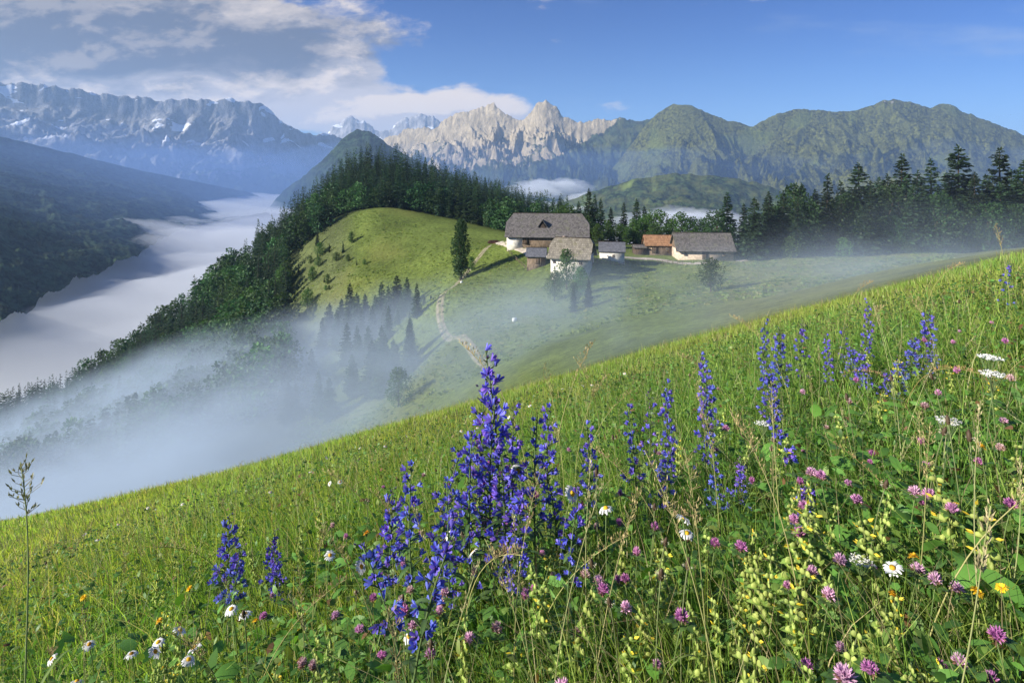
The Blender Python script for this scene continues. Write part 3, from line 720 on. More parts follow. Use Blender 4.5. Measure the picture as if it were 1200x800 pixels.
    for i, (px, d, h) in enumerate([(402, 232, 5), (394, 228, 4), (412, 236, 5), (386, 238, 4), (375, 240, 6), (408, 222, 3), (418, 214, 2.2), (427, 212, 2.2), (366, 226, 6), (372, 250, 8), (360, 210, 7), (384, 214, 4)] + [(random.uniform(345, 400), random.uniform(195, 250), random.uniform(1.5, 4.5)) for _ in range(9)]):
        x, y = xy(px, d)
        plant_tree(SPR[1] if i % 3 == 0 else BRD[i % 3], x, y, h, ('dark low bush on the rough side of the knoll' if i in (6, 7) else 'young tree scattered on the rough side of the knoll'), 'young growth on the knoll')

    # forested slope above the sea of fog: the nearest trees one by one
    crest = np.array([(-60, 285), (0, 268), (100, 268), (200, 288), (250, 290), (300, 292), (350, 292), (385, 280)])
    n, tries = 0, 0; cells = {}
    slots = []
    while len(slots) < 1900 and tries < 40000:
        tries += 1
        px = random.uniform(-60, 388); dc = np.interp(px, crest[:, 0], crest[:, 1]); d = random.uniform(138, dc + 12)
        if px > 335 and d < 262: continue
        x, y = xy(px, d)
        key = (int(x // 3.3), int(y // 3.3))
        if key in cells: continue
        cells[key] = 1; slots.append((d, px))
    random.shuffle(slots); slots.sort(key=lambda q_: q_[0] > 268 or q_[0] < 175)
    stuff_pts = []
    for i, (d, px) in enumerate(slots):
        x, y = xy(px, d); dc = np.interp(px, crest[:, 0], crest[:, 1]); rel = dc - d
        leafy = perlin(x / 26, y / 26, 3) + (.42 if 50 < rel else -.12) + random.uniform(-.25, .25) > 0.12
        if i < 285:
            if leafy: plant_tree(BRD[i % 3] if rel > 40 else BRDD[i % 3], x, y, random.uniform(6.5, 13), 'light green broadleaf on the forested slope above the sea of fog', 'broadleaf trees on the forested slope', wide=random.uniform(.8, 1.15))
            else: plant_tree(SPRL[i % 5], x, y, random.uniform(9, 20), 'dark spruce in the dense forest on the slope above the sea of fog', 'spruces on the forested slope', wide=random.uniform(.85, 1.5))
        else: stuff_pts.append((x, y, leafy))
    # the far wood that reads as one mass: the rest of the slope and the hill behind the knoll
    V, Q, C = [], [], []; off = 0
    lo = [spruce(300 + i, 20, rr, 14, 7, 4, .08, .0).arrays() for i, rr in enumerate([3.1, 2.7, 3.5])]
    bo = [broadleaf(320 + i, 20, 5.5, .15, 10, 60, .9, limbs=False)[0].arrays() for i in range(2)]
    ptsf = [(x, y, random.uniform(9, 19), l) for x, y, l in stuff_pts]
    cells = {}
    for _ in range(30000):
        px = random.uniform(300, 690); d = random.uniform(225, 440)
        edge = np.interp(px, [300, 340, 380, 400, 430, 480, 520, 560, 590, 620, 690], [296, 296, 282, 272, 268, 264, 262, 250, 240, 250, 262])
        if d < edge + 2: continue
        x, y = xy(px, d); key = (int(x // 4.2), int(y // 4.2))
        if key in cells: continue
        cells[key] = 1
        h = random.uniform(11, 23)
        leafy = (perlin(x / 22, y / 22, 8) > .3 and d < edge + 45) or (px > 560 and d < edge + 26 and random.random() < .6)
        ptsf.append((x, y, h * (.7 if leafy else 1), leafy))
    xs = np.array([p[0] for p in ptsf]); ys = np.array([p[1] for p in ptsf]); zs = H(xs, ys)
    for i, (x, y, h, lf) in enumerate(ptsf):
        v, q, t, c = (bo[i % 2] if lf else lo[i % 3]); a = random.uniform(0, 6.28); s = h / 20; ca, sa = math.cos(a), math.sin(a); wdt = s * random.uniform(.85, 1.4)
        vv = np.stack([(v[:, 0] * ca - v[:, 1] * sa) * wdt + x, (v[:, 0] * sa + v[:, 1] * ca) * wdt + y, v[:, 2] * s + zs[i] - .3], -1)
        k = random.uniform(.55, 1.5)
        V.append(vv); Q.append(q + off); off += len(v); C.append(c * (np.array([1.25, 1.35, .95]) if lf else np.array([1, 1, 1])) * k * np.array([random.uniform(.8, 1.4), 1, random.uniform(.8, 1.2)]))
    link('forest', mesh('forest', np.concatenate(V), np.concatenate(Q), None, (NEEDLE,), col=np.concatenate(C)), kind='stuff', label='dense dark conifer wood covering the hill behind the green knoll', category='forest')


build_trees()


# ------------------------------------------------------------------ roads and the farm
def path_strip(name, pts_, width, m):
    pts_ = np.array([xy(a, b) for a, b in pts_]); t = np.linspace(0, 1, len(pts_)); tt = np.linspace(0, 1, 90)
    def cr(v): return np.convolve(np.pad(np.interp(tt, t, v), 6, 'edge'), np.ones(13) / 13, 'valid')
    x, y = cr(pts_[:, 0]), cr(pts_[:, 1]); tx, ty = np.gradient(x), np.gradient(y); n = np.hypot(tx, ty); nx_, ny_ = -ty / n, tx / n
    k = np.linspace(-.5, .5, 7); wv = width * (1 + .18 * fbm(tt * 9, tt * 0 + 2, 3, 4))
    X = x[:, None] + nx_[:, None] * k * wv[:, None]; Y = y[:, None] + ny_[:, None] * k * wv[:, None]
    Z = H(X, Y) + 0.10 - 0.12 * (np.abs(k) > .45)
    g = np.array([.55, .75, .35]); e = np.abs(k)[None, :, None]; wgt = (np.clip(1 - e / .14, 0, 1) * .8 + np.clip((e - .36) / .14, 0, 1)) * (m.name == 'dirt_track')
    wgt = np.broadcast_to(wgt, X.shape + (1,)); link(name, grid_mesh(name, X, Y, Z, (m,), col=1 - wgt + wgt * g), kind='structure')


GRAVEL = plain_mat('pale_gravel', (0.42, 0.37, 0.30), 0.95, 0.9, 0.3, 0.3, use_col=False)
DIRT = plain_mat('dirt_track', (0.23, 0.20, 0.13), 0.95, 0.8, 0.4, 0.3)
path_strip('path', [(585, 200), (576, 196), (566, 188), (552, 176), (536, 163), (522, 155), (514, 147), (515, 139), (524, 130), (536, 122), (547, 114), (556, 106), (565, 98), (575, 90)], 2.0, DIRT)
path_strip('road', [(575, 203), (596, 185), (622, 172), (650, 163), (700, 164), (740, 166), (775, 164), (800, 157), (845, 158)], 3.4, GRAVEL)
path_strip('road', [(862, 160), (890, 166), (930, 172), (975, 178), (1030, 186)], 2.4, GRAVEL)


def shingle_mat(name, base, rowh=0.35, moss=(0.16, 0.17, 0.09), mossy=0.35, var=0.45):
    m, q, out = mat(name)
    pos = q.n('TexCoord').outputs['Object']
    s = q.n('SeparateXYZ', {0: pos})
    br = q.n('TexBrick', {'Vector': q.n('CombineXYZ', {0: s.outputs[0], 1: s.outputs[2], 2: 0.0}).outputs[0], 'Color1': tuple((1 - var) * v for v in base), 'Color2': tuple((1 + var) * v for v in base), 'Mortar': tuple(.3 * v for v in base),
                         'Scale': 1.0, 'Mortar Size': 0.03, 'Brick Width': 0.45, 'Row Height': rowh, 'Bias': 0.0}, offset=.5)
    nz = q.noise(pos, 1.3, 5, .65)
    c = q.mix(q.rng(nz, .3, .75, 0, .55), br.outputs[0], tuple(1.4 * v for v in base))
    c = q.mix(q.rng(q.noise(pos, .55, 5, .6), .5, .7, 0, mossy), c, moss)
    bp = q.n('Bump', {'Strength': .6, 'Distance': .06, 'Height': br.outputs[1]})
    p = q.n('BsdfPrincipled', {'Base Color': c, 'Roughness': .85, 'Specular IOR Level': .15, 'Normal': bp.outputs[0]})
    q.L.new(p.outputs[0], out.inputs[0]); return m


def plank_mat(name, base):
    m, q, out = mat(name)
    pos = q.n('TexCoord').outputs['Object']; s = q.n('SeparateXYZ', {0: pos})
    w = q.n('TexNoise', {'Vector': q.n('CombineXYZ', {0: q.m('FLOOR', q.m('MULTIPLY', q.m('ADD', s.outputs[0], s.outputs[1]), 4.5)), 1: 0.0, 2: q.m('MULTIPLY', s.outputs[2], .25)}).outputs[0], 'Scale': 3.1, 'Detail': 3}).outputs[0]
    c = q.mix(q.rng(w, .25, .75), tuple(.5 * v for v in base), tuple(1.35 * v for v in base))
    p = q.n('BsdfPrincipled', {'Base Color': c, 'Roughness': .9, 'Specular IOR Level': .1}); q.L.new(p.outputs[0], out.inputs[0]); return m


SH_GREY = shingle_mat('weathered_grey_shingles', (0.13, 0.12, 0.115))
SH_PALE = shingle_mat('old_pale_shingles', (0.20, 0.18, 0.145), .5, (0.14, 0.14, 0.06), .5)
SH_SLATE = shingle_mat('slate_grey_sheet', (0.12, 0.125, 0.145), .3, (0.14, 0.14, 0.12), .15, .25)
SH_RUST = shingle_mat('rust_brown_roofing', (0.30, 0.165, 0.09), .6, (0.22, 0.15, 0.08), .3, .3)
PLASTER = plain_mat('whitewashed_plaster', (0.62, 0.59, 0.52), 0.9, 0.9, 0.32, 0.1, use_col=False)
STONE = plain_mat('pale_stone_wall', (0.50, 0.40, 0.30), 0.9, 1.6, 0.3, 0.3, use_col=False)
WOOD = plank_mat('weathered_boards', (0.16, 0.12, 0.085))
DARKWOOD = plank_mat('dark_boards', (0.075, 0.055, 0.04))
GLASS = plain_mat('dark_window_glass', (0.03, 0.035, 0.045), 0.12, use_col=False, spec=.6)
FRAMEW = plain_mat('painted_window_frame', (0.30, 0.24, 0.18), 0.7, use_col=False)
BRICK = plain_mat('chimney_render', (0.42, 0.33, 0.27), 0.9, 2.0, 0.25, use_col=False)


def bm_mesh(name, verts, faces, m, solid=0.0, bevel=0.0):
    import bmesh
    bm = bmesh.new(); vs = [bm.verts.new(v) for v in verts]
    for f in faces: bm.faces.new([vs[i] for i in f])
    bmesh.ops.recalc_face_normals(bm, faces=bm.faces)
    if solid: bmesh.ops.solidify(bm, geom=list(bm.faces), thickness=solid)
    if bevel: bmesh.ops.bevel(bm, geom=list(bm.edges), offset=bevel, segments=1, affect='EDGES')
    me = bpy.data.meshes.new(name); bm.to_mesh(me); bm.free(); me.materials.append(m); return me


def house(name, label, category, px, d, rz, L, Wd, he, rise, o=.7, hip=(0, 0), roofm=None, wallm=None, gablem=None, windows=(), doors=(), chim=(), lift=0.0):
    x, y = xy(px, d); t = thing(name, label, category, (x, y, h1(x, y) + lift), rz)
    top = he + rise; sl = rise / (Wd / 2); ze = he - o * sl          # eave height with overhang
    ye = Wd / 2 + o
    V, Fc = [], []
    def hipx(k): return hip[k]
    # roof outline
    zl, zr_ = top - hip[0] * rise, top - hip[1] * rise
    yl, yr = (top - zl) / sl, (top - zr_) / sl
    xl, xr = -L / 2 - o * .8, L / 2 + o * .8
    rl, rr = xl + (top - zl) * .75 * (hip[0] > 0), xr - (top - zr_) * .75 * (hip[1] > 0)
    V = [(xl, -ye, ze), (xr, -ye, ze), (xr, ye, ze), (xl, ye, ze), (rl, 0, top), (rr, 0, top)]
    if hip[1] > 0: V += [(xr, -yr, zr_), (xr, yr, zr_)]
    iR = (6, 7)
    if hip[0] > 0: iL = (len(V), len(V) + 1); V += [(xl, -yl, zl), (xl, yl, zl)]
    fr = [0, 1] + ([iR[0]] if hip[1] > 0 else []) + [5, 4] + ([iL[0]] if hip[0] > 0 else [])
    bk = [2, 3] + ([iL[1]] if hip[0] > 0 else []) + [4, 5] + ([iR[1]] if hip[1] > 0 else [])
    Fc = [fr, bk]
    if hip[1] > 0: Fc.append([iR[0], iR[1], 5])
    if hip[0] > 0: Fc.append([iL[1], iL[0], 4])
    roof = link('roof', bm_mesh('roof', V, Fc, roofm, .22), t); roof.location = (0, 0, .26)
    rb = MB(); rb.tube([(rl, 0, 0), (rr, 0, 0)], .13, 6); rc = link('ridge_cap', rb.mesh('ridge_cap', DARKWOOD), roof); rc.location = (0, 0, top + .02)
    # walls
    def prof(z): return max(0.0, (top - z) / sl)
    bot = -3.0
    bx = MB(); bx.box((0, 0, (he + bot) / 2), (L, Wd, he - bot)); link('wall', bx.mesh('wall', wallm), t)
    for k, sx in ((0, -1), (1, 1)):
        zc = top - hip[k] * rise; yc = prof(zc); x0 = sx * (L / 2 - .02); x1 = sx * (L / 2 - .25)
        pr = [(-Wd / 2 + .02, he + .004), (Wd / 2 - .02, he + .004), (yc, zc)] + ([(-yc, zc)] if yc > .05 else [])
        n = len(pr); GV = [(x0, a, b) for a, b in pr] + [(x1, a, b) for a, b in pr]
        GF = [list(range(n)), list(range(2 * n - 1, n - 1, -1))] + [[i, (i + 1) % n, n + (i + 1) % n, n + i] for i in range(n)]
        link('gable', bm_mesh('gable', GV, GF, gablem or wallm), t)
    def opening(side, u, z, w, h, nm, glass, fm):
        e = .06
        if side == 'front': c = (u, -Wd / 2 - .02, z); a = 0
        elif side == 'right': c = (L / 2 + .02, u, z); a = R(90)
        else: c = (-L / 2 - .02, u, z); a = R(-90)
        f = MB(); th = .09
        f.box((0, 0, h / 2 + th / 2), (w + 2 * th, .1, th)); f.box((0, 0, -h / 2 - th / 2), (w + 2 * th + .1, .16, th))
        f.box((-w / 2 - th / 2, 0, 0), (th, .1, h)); f.box((w / 2 + th / 2, 0, 0), (th, .1, h)); f.box((0, -.005, 0), (.05, .06, h))
        fo = link(nm, f.mesh(nm, fm), t); fo.location = c; fo.rotation_euler = (0, 0, a)
        g = MB(); g.box((0, .0, 0), (w, .03, h)); link('pane' if nm == 'window' else 'leaf', g.mesh('pane', glass), fo)
    for w in windows: opening(*w, 'window', GLASS, FRAMEW)
    for w in doors: opening(*w, 'door', DARKWOOD, FRAMEW)
    for cx, cy, ch in chim:
        c = MB(); z0 = top - abs(cy) * sl; c.box((0, 0, (ch - 1.0) / 2), (.7, .7, ch + 1.0)); c.box((0, 0, ch + .06), (.9, .9, .12))
        co = link('chimney', c.mesh('chimney', BRICK), roof); co.location = (cx, cy, z0 - .26)
    return t, roof, top, sl


def build_farm():
    t, roof, top, sl = house('barn', 'largest farm building, long dark shingled roof with clipped ends and a small dormer', 'barn', 642, 184, R(-6), 25, 13.5, 3.0, 6.3, .9, (.45, .5), SH_GREY, WOOD, DARKWOOD,
                             [('front', -8.6, 1.6, .9, .9), ('left', -3, 1.6, .8, 1.0)], [('front', -6.5, 1.2, 2.2, 2.4)])
    pw = MB(); pw.box((0, 0, 0), (5.0, 13.6, 5.6)); link('plaster_wall', pw.mesh('plaster_wall', PLASTER), t, (-10.1, 0, .1))
    # dormer on the front slope
    yb = -4.6; zb = top - abs(yb) * sl; w2 = 1.7
    V = [(-w2, yb - .4, zb - .2), (w2, yb - .4, zb - .2), (0, yb - .4, zb + 2.2), (-w2 * .9, yb + 1.2, zb + .9), (w2 * .9, yb + 1.2, zb + .9), (0, yb + 2.9, zb + 2.2)]
    dm = link('dormer', bm_mesh('dormer', V, [[0, 2, 5, 3], [1, 4, 5, 2]], SH_GREY, .15), roof); dm.location = (-1.5, 0, .25)
    b2 = MB(); b2.add([(-1.2 - 1.5, yb - .1, zb - .1), (1.2 - 1.5, yb - .1, zb - .1), (-1.5, yb - .1, zb + 1.5)], T=[[0, 1, 2]]); b2.add([(-1.2 - 1.5, yb + .3, zb - .1), (1.2 - 1.5, yb + .3, zb - .1), (-1.5, yb + .3, zb + 1.5)], T=[[0, 2, 1]])
    link('dormer_front', b2.mesh('dormer_front', DARKWOOD), roof)
    house('farmhouse', 'whitewashed farmhouse with small dark windows and a mossy pale shingle roof', 'house', 671, 148, R(-18), 9.6, 8.6, 3.3, 4.0, 1.0, (.32, .32), SH_PALE, PLASTER, DARKWOOD,
          [('front', -1.2, 1.75, .75, .95), ('front', 3.0, 1.75, .75, .95), ('front', -3.8, 1.75, .6, .7), ('front', 3.1, -.5, .55, .45), ('right', 0, 1.9, .7, .9)], [('right', 2.4, .9, .9, 1.8)], [(-2.2, .4, .8)], .9)
    house('shed', 'small grey roofed wooden shed squeezed between the barn and white farmhouse', 'shed', 629, 160, R(-8), 5.0, 4.6, 2.4, 1.9, .5, (0, 0), SH_SLATE, WOOD, WOOD, [], [('front', .6, 1.0, 1.2, 1.9)], lift=.3)
    house('shed', 'small white walled shed with a plain slate grey roof standing alone', 'shed', 717, 156, R(-9), 6.6, 5.4, 2.3, 2.1, .4, (0, 0), SH_SLATE, PLASTER, WOOD, [('front', .4, 1.1, .5, .6)], [('right', -.6, .9, .9, 1.8)], lift=.1)
    house('shed', 'wooden shed with a rust brown roof attached left of the long barn', 'shed', 772, 174, R(-4), 8.6, 6.0, 2.6, 2.6, .5, (0, 0), SH_RUST, WOOD, WOOD, [('front', 2.0, 1.4, .7, .7)], [('front', -1.5, 1.15, 2.0, 2.2)], lift=.2)
    house('lean_to', 'low open timber lean-to at the left end of the rust roofed shed', 'shed', 749, 173, R(-4), 3.6, 4.0, 1.9, .6, .3, (0, 0), SH_GREY, DARKWOOD, DARKWOOD)
    house('barn', 'long low barn with a weathered grey shingle roof and pale stone wall', 'barn', 822, 167, R(-3), 15.6, 8.6, 2.9, 4.2, .8, (0, .0), SH_GREY, STONE, WOOD, [('front', -5.6, 1.5, .8, .8), ('front', 5.2, 1.6, .7, .7)], [('front', 0, 1.2, 1.8, 2.3)], [(-4.2, .5, .7)])
    # yard fences
    def fence(label, a, b, n):
        p0, p1 = np.array(xy(*a)), np.array(xy(*b)); t = thing('fence', label, 'fence', (*p0, h1(*p0)))
        P_ = [p0 + (p1 - p0) * k / n for k in range(n + 1)]; Zs = [h1(*p) for p in P_]
        for p, z in zip(P_, Zs):
            m = MB(); m.tube([(0, 0, -.4), (0, 0, 1.15)], [.07, .06], 6); link('post', m.mesh('post', WOOD), t, (p[0] - p0[0], p[1] - p0[1], z - Zs[0]))
        for hz in (.45, .95):
            m = MB(); m.tube([(p[0] - p0[0], p[1] - p0[1] - .08, z - Zs[0] + hz) for p, z in zip(P_, Zs)], .045, 5); link('rail', m.mesh('rail', WOOD), t)
    fence('weathered rail fence along the slope left of the grey shed', (594, 178), (618, 158), 8)
    fence('short rail fence in front of the small white shed', (700, 150), (736, 151), 7)
    fence('rail fence below the gravel yard in front of the long barn', (742, 158), (800, 156), 10)
    # bare log stack and stones where the track meets the yard
    rg = random.Random(4)
    x, y = xy(580, 196); t = thing('log_pile', 'untidy reddish log pile where the track meets the farmyard', 'log pile', (x, y, h1(x, y)), R(12))
    for k in range(15):
        m = MB(); L = rg.uniform(2, 3.4); m.tube([(-L / 2, 0, 0), (L / 2, 0, 0)], rg.uniform(.16, .26), 8, col=(1, 1, 1)); lo = link('log', m.mesh('log', plank_mat('cut_log', (0.24, 0.13, 0.09)) if k == 0 else bpy.data.materials['cut_log']), t, (rg.uniform(-1.6, 1.6), rg.uniform(-.8, .8), .2 + .33 * (k // 5)))
        lo.rotation_euler = (0, 0, rg.uniform(-.25, .25))
    WRAP = plain_mat('white_plastic_wrap', (0.75, 0.77, 0.78), .35, use_col=False)
    for px, d, l in ((603, 122, 'white wrapped hay bale lying in the misty hollow below the track'), (597, 186, 'white wrapped bale at the left corner of the big barn'), (541, 160, 'small white bale on the field edge beside the track')):
        x, y = xy(px, d); m = MB(); rr = {603: .45, 597: .6}.get(px, .3)
        m.tube([(-rr, 0, rr), (-rr * .9, 0, rr), (rr * .9, 0, rr), (rr, 0, rr)], [rr * .86, rr, rr, rr * .86], 16); m.ellipsoid((-rr, 0, rr), (.05, rr * .84, rr * .84), 10, 6)
        o = link('hay_bale', m.mesh('hay_bale', WRAP, True), loc=(x, y, h1(x, y) - .03), label=l, category='hay bale'); o.rotation_euler = (0, 0, .5)


build_farm()


# ------------------------------------------------------------------ the meadow: grass, herbs and flowers
GRASS = foliage_mat('grass_blades', (1, 1, 1), 0.0, 0.46, 0.5, 0.0, 0.3, tcol=(1.35, 1.35, .6))
HERB = foliage_mat('herb_leaves', (1, 1, 1), 0.15, 0.32, 0.5, 0.01, 0.35, tcol=(1.3, 1.4, .6))
PETAL = foliage_mat('flower_petals', (1, 1, 1), 0.12, 0.30, 0.6, 0.012, 0.2, tcol=(1.1, 1.05, 1.2))
STALK = foliage_mat('green_stalks', (1, 1, 1), 0.15, 0.1, 0.6, 0.01, 0.3)


def blades(n, r0, r1, power, hmin, hmax, wid, lean, pal, wts, seed, half=50, segs=4, tipcol=None, tipfrac=0.0, patch=0.5):
    rg = np.random.default_rng(seed)
    e = 2 - power
    r = (r0 ** e + rg.random(n) * (r1 ** e - r0 ** e)) ** (1 / e)
    th = np.radians(rg.uniform(-half, half, n)); x, y = r * np.sin(th), r * np.cos(th)
    # clumping
    keep = rg.random(n) < (1 - patch) + patch * sst(fbm(x * 2.2, y * 2.2, 3, seed), -.5, .5)
    x, y, r = x[keep], y[keep], r[keep]; n = len(x)
    z = H(x, y)
    hh = rg.uniform(hmin, hmax, n) * (1 + .25 * fbm(x * .9, y * .9, 2, seed + 1)) * (.75 + .25 * rg.random(n))
    a = rg.uniform(0, 6.283, n); a = np.where(rg.random(n) < .5, a, rg.normal(-2.6, .8, n))
    L = lean * hh * rg.gamma(2.0, .5, n); dx, dy = np.cos(a), np.sin(a)
    s = np.linspace(0, 1, segs + 1)
    cx = x[:, None] + (dx * L)[:, None] * s ** 2; cy = y[:, None] + (dy * L)[:, None] * s ** 2
    cz = z[:, None] - .02 + hh[:, None] * (s - .28 * (np.minimum(L / hh, 1.6))[:, None] * s ** 2.6)
    w = (wid[0] + wid[1] * r)[:, None] * (1 - s ** 2.2 * .95) * rg.uniform(.6, 1.4, n)[:, None]
    b = rg.uniform(0, 6.283, n); bx, by = np.cos(b), np.sin(b)
    V = np.stack([np.stack([cx - bx[:, None] * w / 2, cy - by[:, None] * w / 2, cz], -1), np.stack([cx + bx[:, None] * w / 2, cy + by[:, None] * w / 2, cz], -1)], 2)
    k = 2 * (segs + 1)
    base = np.arange(n)[:, None] * k; j = np.arange(segs)[None] * 2
    Q = np.stack([base + j, base + j + 1, base + j + 3, base + j + 2], -1).reshape(-1, 4)
    pal = np.array(pal); ci = rg.choice(len(pal), n, p=np.array(wts) / sum(wts)); c = pal[ci] * rg.uniform(.75, 1.25, n)[:, None]
    hue = sst(fbm(x * .35, y * .35, 3, 77), -.5, .5)[:, None]; c = c * (1 - .25 * hue * np.array([-.6, .2, .3]))
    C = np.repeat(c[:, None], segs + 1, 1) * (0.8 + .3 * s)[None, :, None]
    if tipcol is not None:
        tp = rg.random(n) < tipfrac
        C[tp, -2:] = np.array(tipcol) * rg.uniform(.7, 1.3, (tp.sum(), 1, 1))
    C = np.repeat(C, 2, 1)
    return V.reshape(-1, 3), Q, C.reshape(-1, 3)


def build_grass():
    lime, mid, deep, straw, olive = (0.31, 0.46, 0.095), (0.175, 0.34, 0.058), (0.070, 0.165, 0.028), (0.48, 0.47, 0.26), (0.30, 0.40, 0.11)
    parts = [
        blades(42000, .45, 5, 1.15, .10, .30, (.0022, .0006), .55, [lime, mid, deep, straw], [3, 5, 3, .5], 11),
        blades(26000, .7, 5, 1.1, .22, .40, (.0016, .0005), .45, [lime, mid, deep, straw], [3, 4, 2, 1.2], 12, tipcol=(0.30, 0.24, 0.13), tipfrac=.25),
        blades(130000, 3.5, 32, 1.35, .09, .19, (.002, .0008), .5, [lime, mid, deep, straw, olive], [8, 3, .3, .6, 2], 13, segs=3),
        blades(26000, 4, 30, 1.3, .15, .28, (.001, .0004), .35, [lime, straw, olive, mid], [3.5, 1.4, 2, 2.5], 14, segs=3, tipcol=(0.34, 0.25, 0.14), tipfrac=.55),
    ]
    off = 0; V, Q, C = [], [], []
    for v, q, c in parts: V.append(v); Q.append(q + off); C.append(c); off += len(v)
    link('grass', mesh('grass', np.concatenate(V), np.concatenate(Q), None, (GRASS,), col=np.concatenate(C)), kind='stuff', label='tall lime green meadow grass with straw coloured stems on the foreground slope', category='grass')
    # low leaves between the grass
    rg = np.random.default_rng(21); n = 78000
    e = .75; r = (.45 ** e + rg.random(n) * (6.5 ** e - .45 ** e)) ** (1 / e); th = np.radians(rg.uniform(-50, 50, n)); x, y = r * np.sin(th), r * np.cos(th)
    kp = rg.random(n) < .25 + .75 * sst(fbm(x * 1.7, y * 1.7, 3, 5) + .25 * np.tanh(x), -.35, .5); x, y, r = x[kp], y[kp], r[kp]; n = len(x)
    c0 = np.stack([x, y, H(x, y) + rg.uniform(.02, .20, n) * (1 + .2 * perlin(x, y, 4))], -1)
    ax = rg.standard_normal((n, 3)); ax[:, 2] = np.abs(ax[:, 2]) * .6 + .1; ax /= np.linalg.norm(ax, axis=1)[:, None]
    ln = rg.uniform(.014, .042, n) * (.9 + .0 * r); wd = ln * rg.uniform(.25, .65, n)
    s = np.cross(ax, np.array([0, 0, 1.0]) + .5 * rg.standard_normal((n, 3))); s /= np.linalg.norm(s, axis=1)[:, None]; nn = np.cross(s, ax)
    v = np.stack([c0, c0 + ax * (ln * .35)[:, None] - s * (wd / 2)[:, None] - nn * (ln * .0)[:, None], c0 + ax * (ln * .35)[:, None] + s * (wd / 2)[:, None],
                  c0 + ax * (ln * .75)[:, None] - s * (wd * .4)[:, None] - nn * (ln * .12)[:, None], c0 + ax * (ln * .75)[:, None] + s * (wd * .4)[:, None] - nn * (ln * .12)[:, None], c0 + ax * ln[:, None] - nn * (ln * .28)[:, None]], 1)
    b = np.arange(n)[:, None] * 6
    Q = np.concatenate([b + np.array([[1, 3, 4, 2]])]); T = np.concatenate([b + np.array([[0, 1, 2]]), b + np.array([[3, 5, 4]])])
    big_ = (rg.random(n) < .16) & (r < 2.8) & (r > 1.25); ln_k = np.where(big_, rg.uniform(1.5, 2.3, n), 1.0); v = c0[:, None] + (v - c0[:, None]) * ln_k[:, None, None]
    pal = np.array([(0.095, 0.20, 0.035), (0.055, 0.12, 0.024), (0.13, 0.20, 0.04), (0.17, 0.21, 0.05), (0.16, 0.08, 0.04)])
    c = pal[rg.choice(5, n, p=[.38, .3, .2, .09, .03])] * rg.uniform(.7, 1.3, (n, 1)); c[big_] = pal[0] * rg.uniform(.7, 1.5, (big_.sum(), 1))
    link('herbs', mesh('herbs', v.reshape(-1, 3), Q, T, (HERB,), col=np.repeat(c, 6, 0)), kind='stuff', label='low leafy clover and herb leaves between the grass blades', category='ground cover')


build_grass()


def build_pasture():
    rg = np.random.default_rng(31); n = 26000
    d = rg.uniform(90, 268, n); px = rg.uniform(330, 1120, n)
    e = np.interp(px, [330, 395, 430, 480, 560, 600, 700, 850, 1120], [230, 262, 262, 252, 216, 190, 160, 160, 178]); ok = (d < e) & (rg.random(n) < .25 + .75 * sst(fbm(px / 40, d / 25, 4, 6), -.4, .5)); d, px = d[ok], px[ok]; n = len(d)
    x, y = (px - 600) / F * d, d; z = H(x, y); m = 5
    a = rg.uniform(0, 6.28, (n, m)); w = rg.uniform(.10, .38, (n, 1)) * rg.uniform(.6, 1.3, (n, m)); hh = rg.uniform(.08, .30, (n, 1)) * rg.uniform(.6, 1.3, (n, m))
    cx = x[:, None] + rg.normal(0, .25, (n, m)); cy = y[:, None] + rg.normal(0, .25, (n, m)); zz = z[:, None] - .04
    dx, dy = np.cos(a) * w, np.sin(a) * w; lx = rg.normal(0, .12, (n, m))
    V = np.stack([np.stack([cx - dx, cy - dy, zz + 0 * a], -1), np.stack([cx + dx, cy + dy, zz + 0 * a], -1), np.stack([cx + dx * .7 + lx, cy + dy * .7, zz + hh], -1), np.stack([cx - dx * .8 + lx, cy - dy * .8, zz + hh * .8], -1)], 2)
    pal = np.array([(0.17, 0.24, 0.05), (0.10, 0.16, 0.035), (0.27, 0.27, 0.09), (0.21, 0.26, 0.06)]); c = pal[rg.choice(4, n, p=[.5, .18, .10, .22])] * rg.uniform(.75, 1.2, (n, 1))
    link('pasture_grass', mesh('pasture_grass', V.reshape(-1, 3), np.arange(n * m * 4).reshape(-1, 4), None, (GRASS,), col=np.repeat(c, m * 4, 0)), kind='stuff', label='uneven tufts of pasture grass on the knoll and the field below the farm', category='grass')


build_pasture()


# ---- flower builders
def petal_ring(mb, c, ax, n, r0, r1, w, droop, col, rg, jit=.15):
    ax = np.asarray(ax, float); ax /= np.linalg.norm(ax); a = np.cross(ax, [0.3, .9, .2]); a /= np.linalg.norm(a); b = np.cross(ax, a)
    for k in range(n):
        t = k * 6.2832 / n + rg.uniform(-jit, jit); d = a * math.cos(t) + b * math.sin(t); s = np.cross(ax, d)
        R1 = r1 * rg.uniform(.85, 1.1); dr = droop + rg.uniform(-.1, .1)
        p = [c + d * r0 - s * w * .25, c + d * r0 + s * w * .25, c + d * (r0 + R1) * .55 - s * w * .5 + ax * R1 * .08, c + d * (r0 + R1) * .55 + s * w * .5 + ax * R1 * .08,
             c + d * (R1 * .93) - s * w * .36 - ax * R1 * dr, c + d * (R1 * .93) + s * w * .36 - ax * R1 * dr, c + d * R1 - ax * R1 * dr * 1.15]
        mb.add(p, [[0, 1, 3, 2], [2, 3, 5, 4]], [[4, 5, 6]], col=np.array(col) * rg.uniform(.88, 1.08))


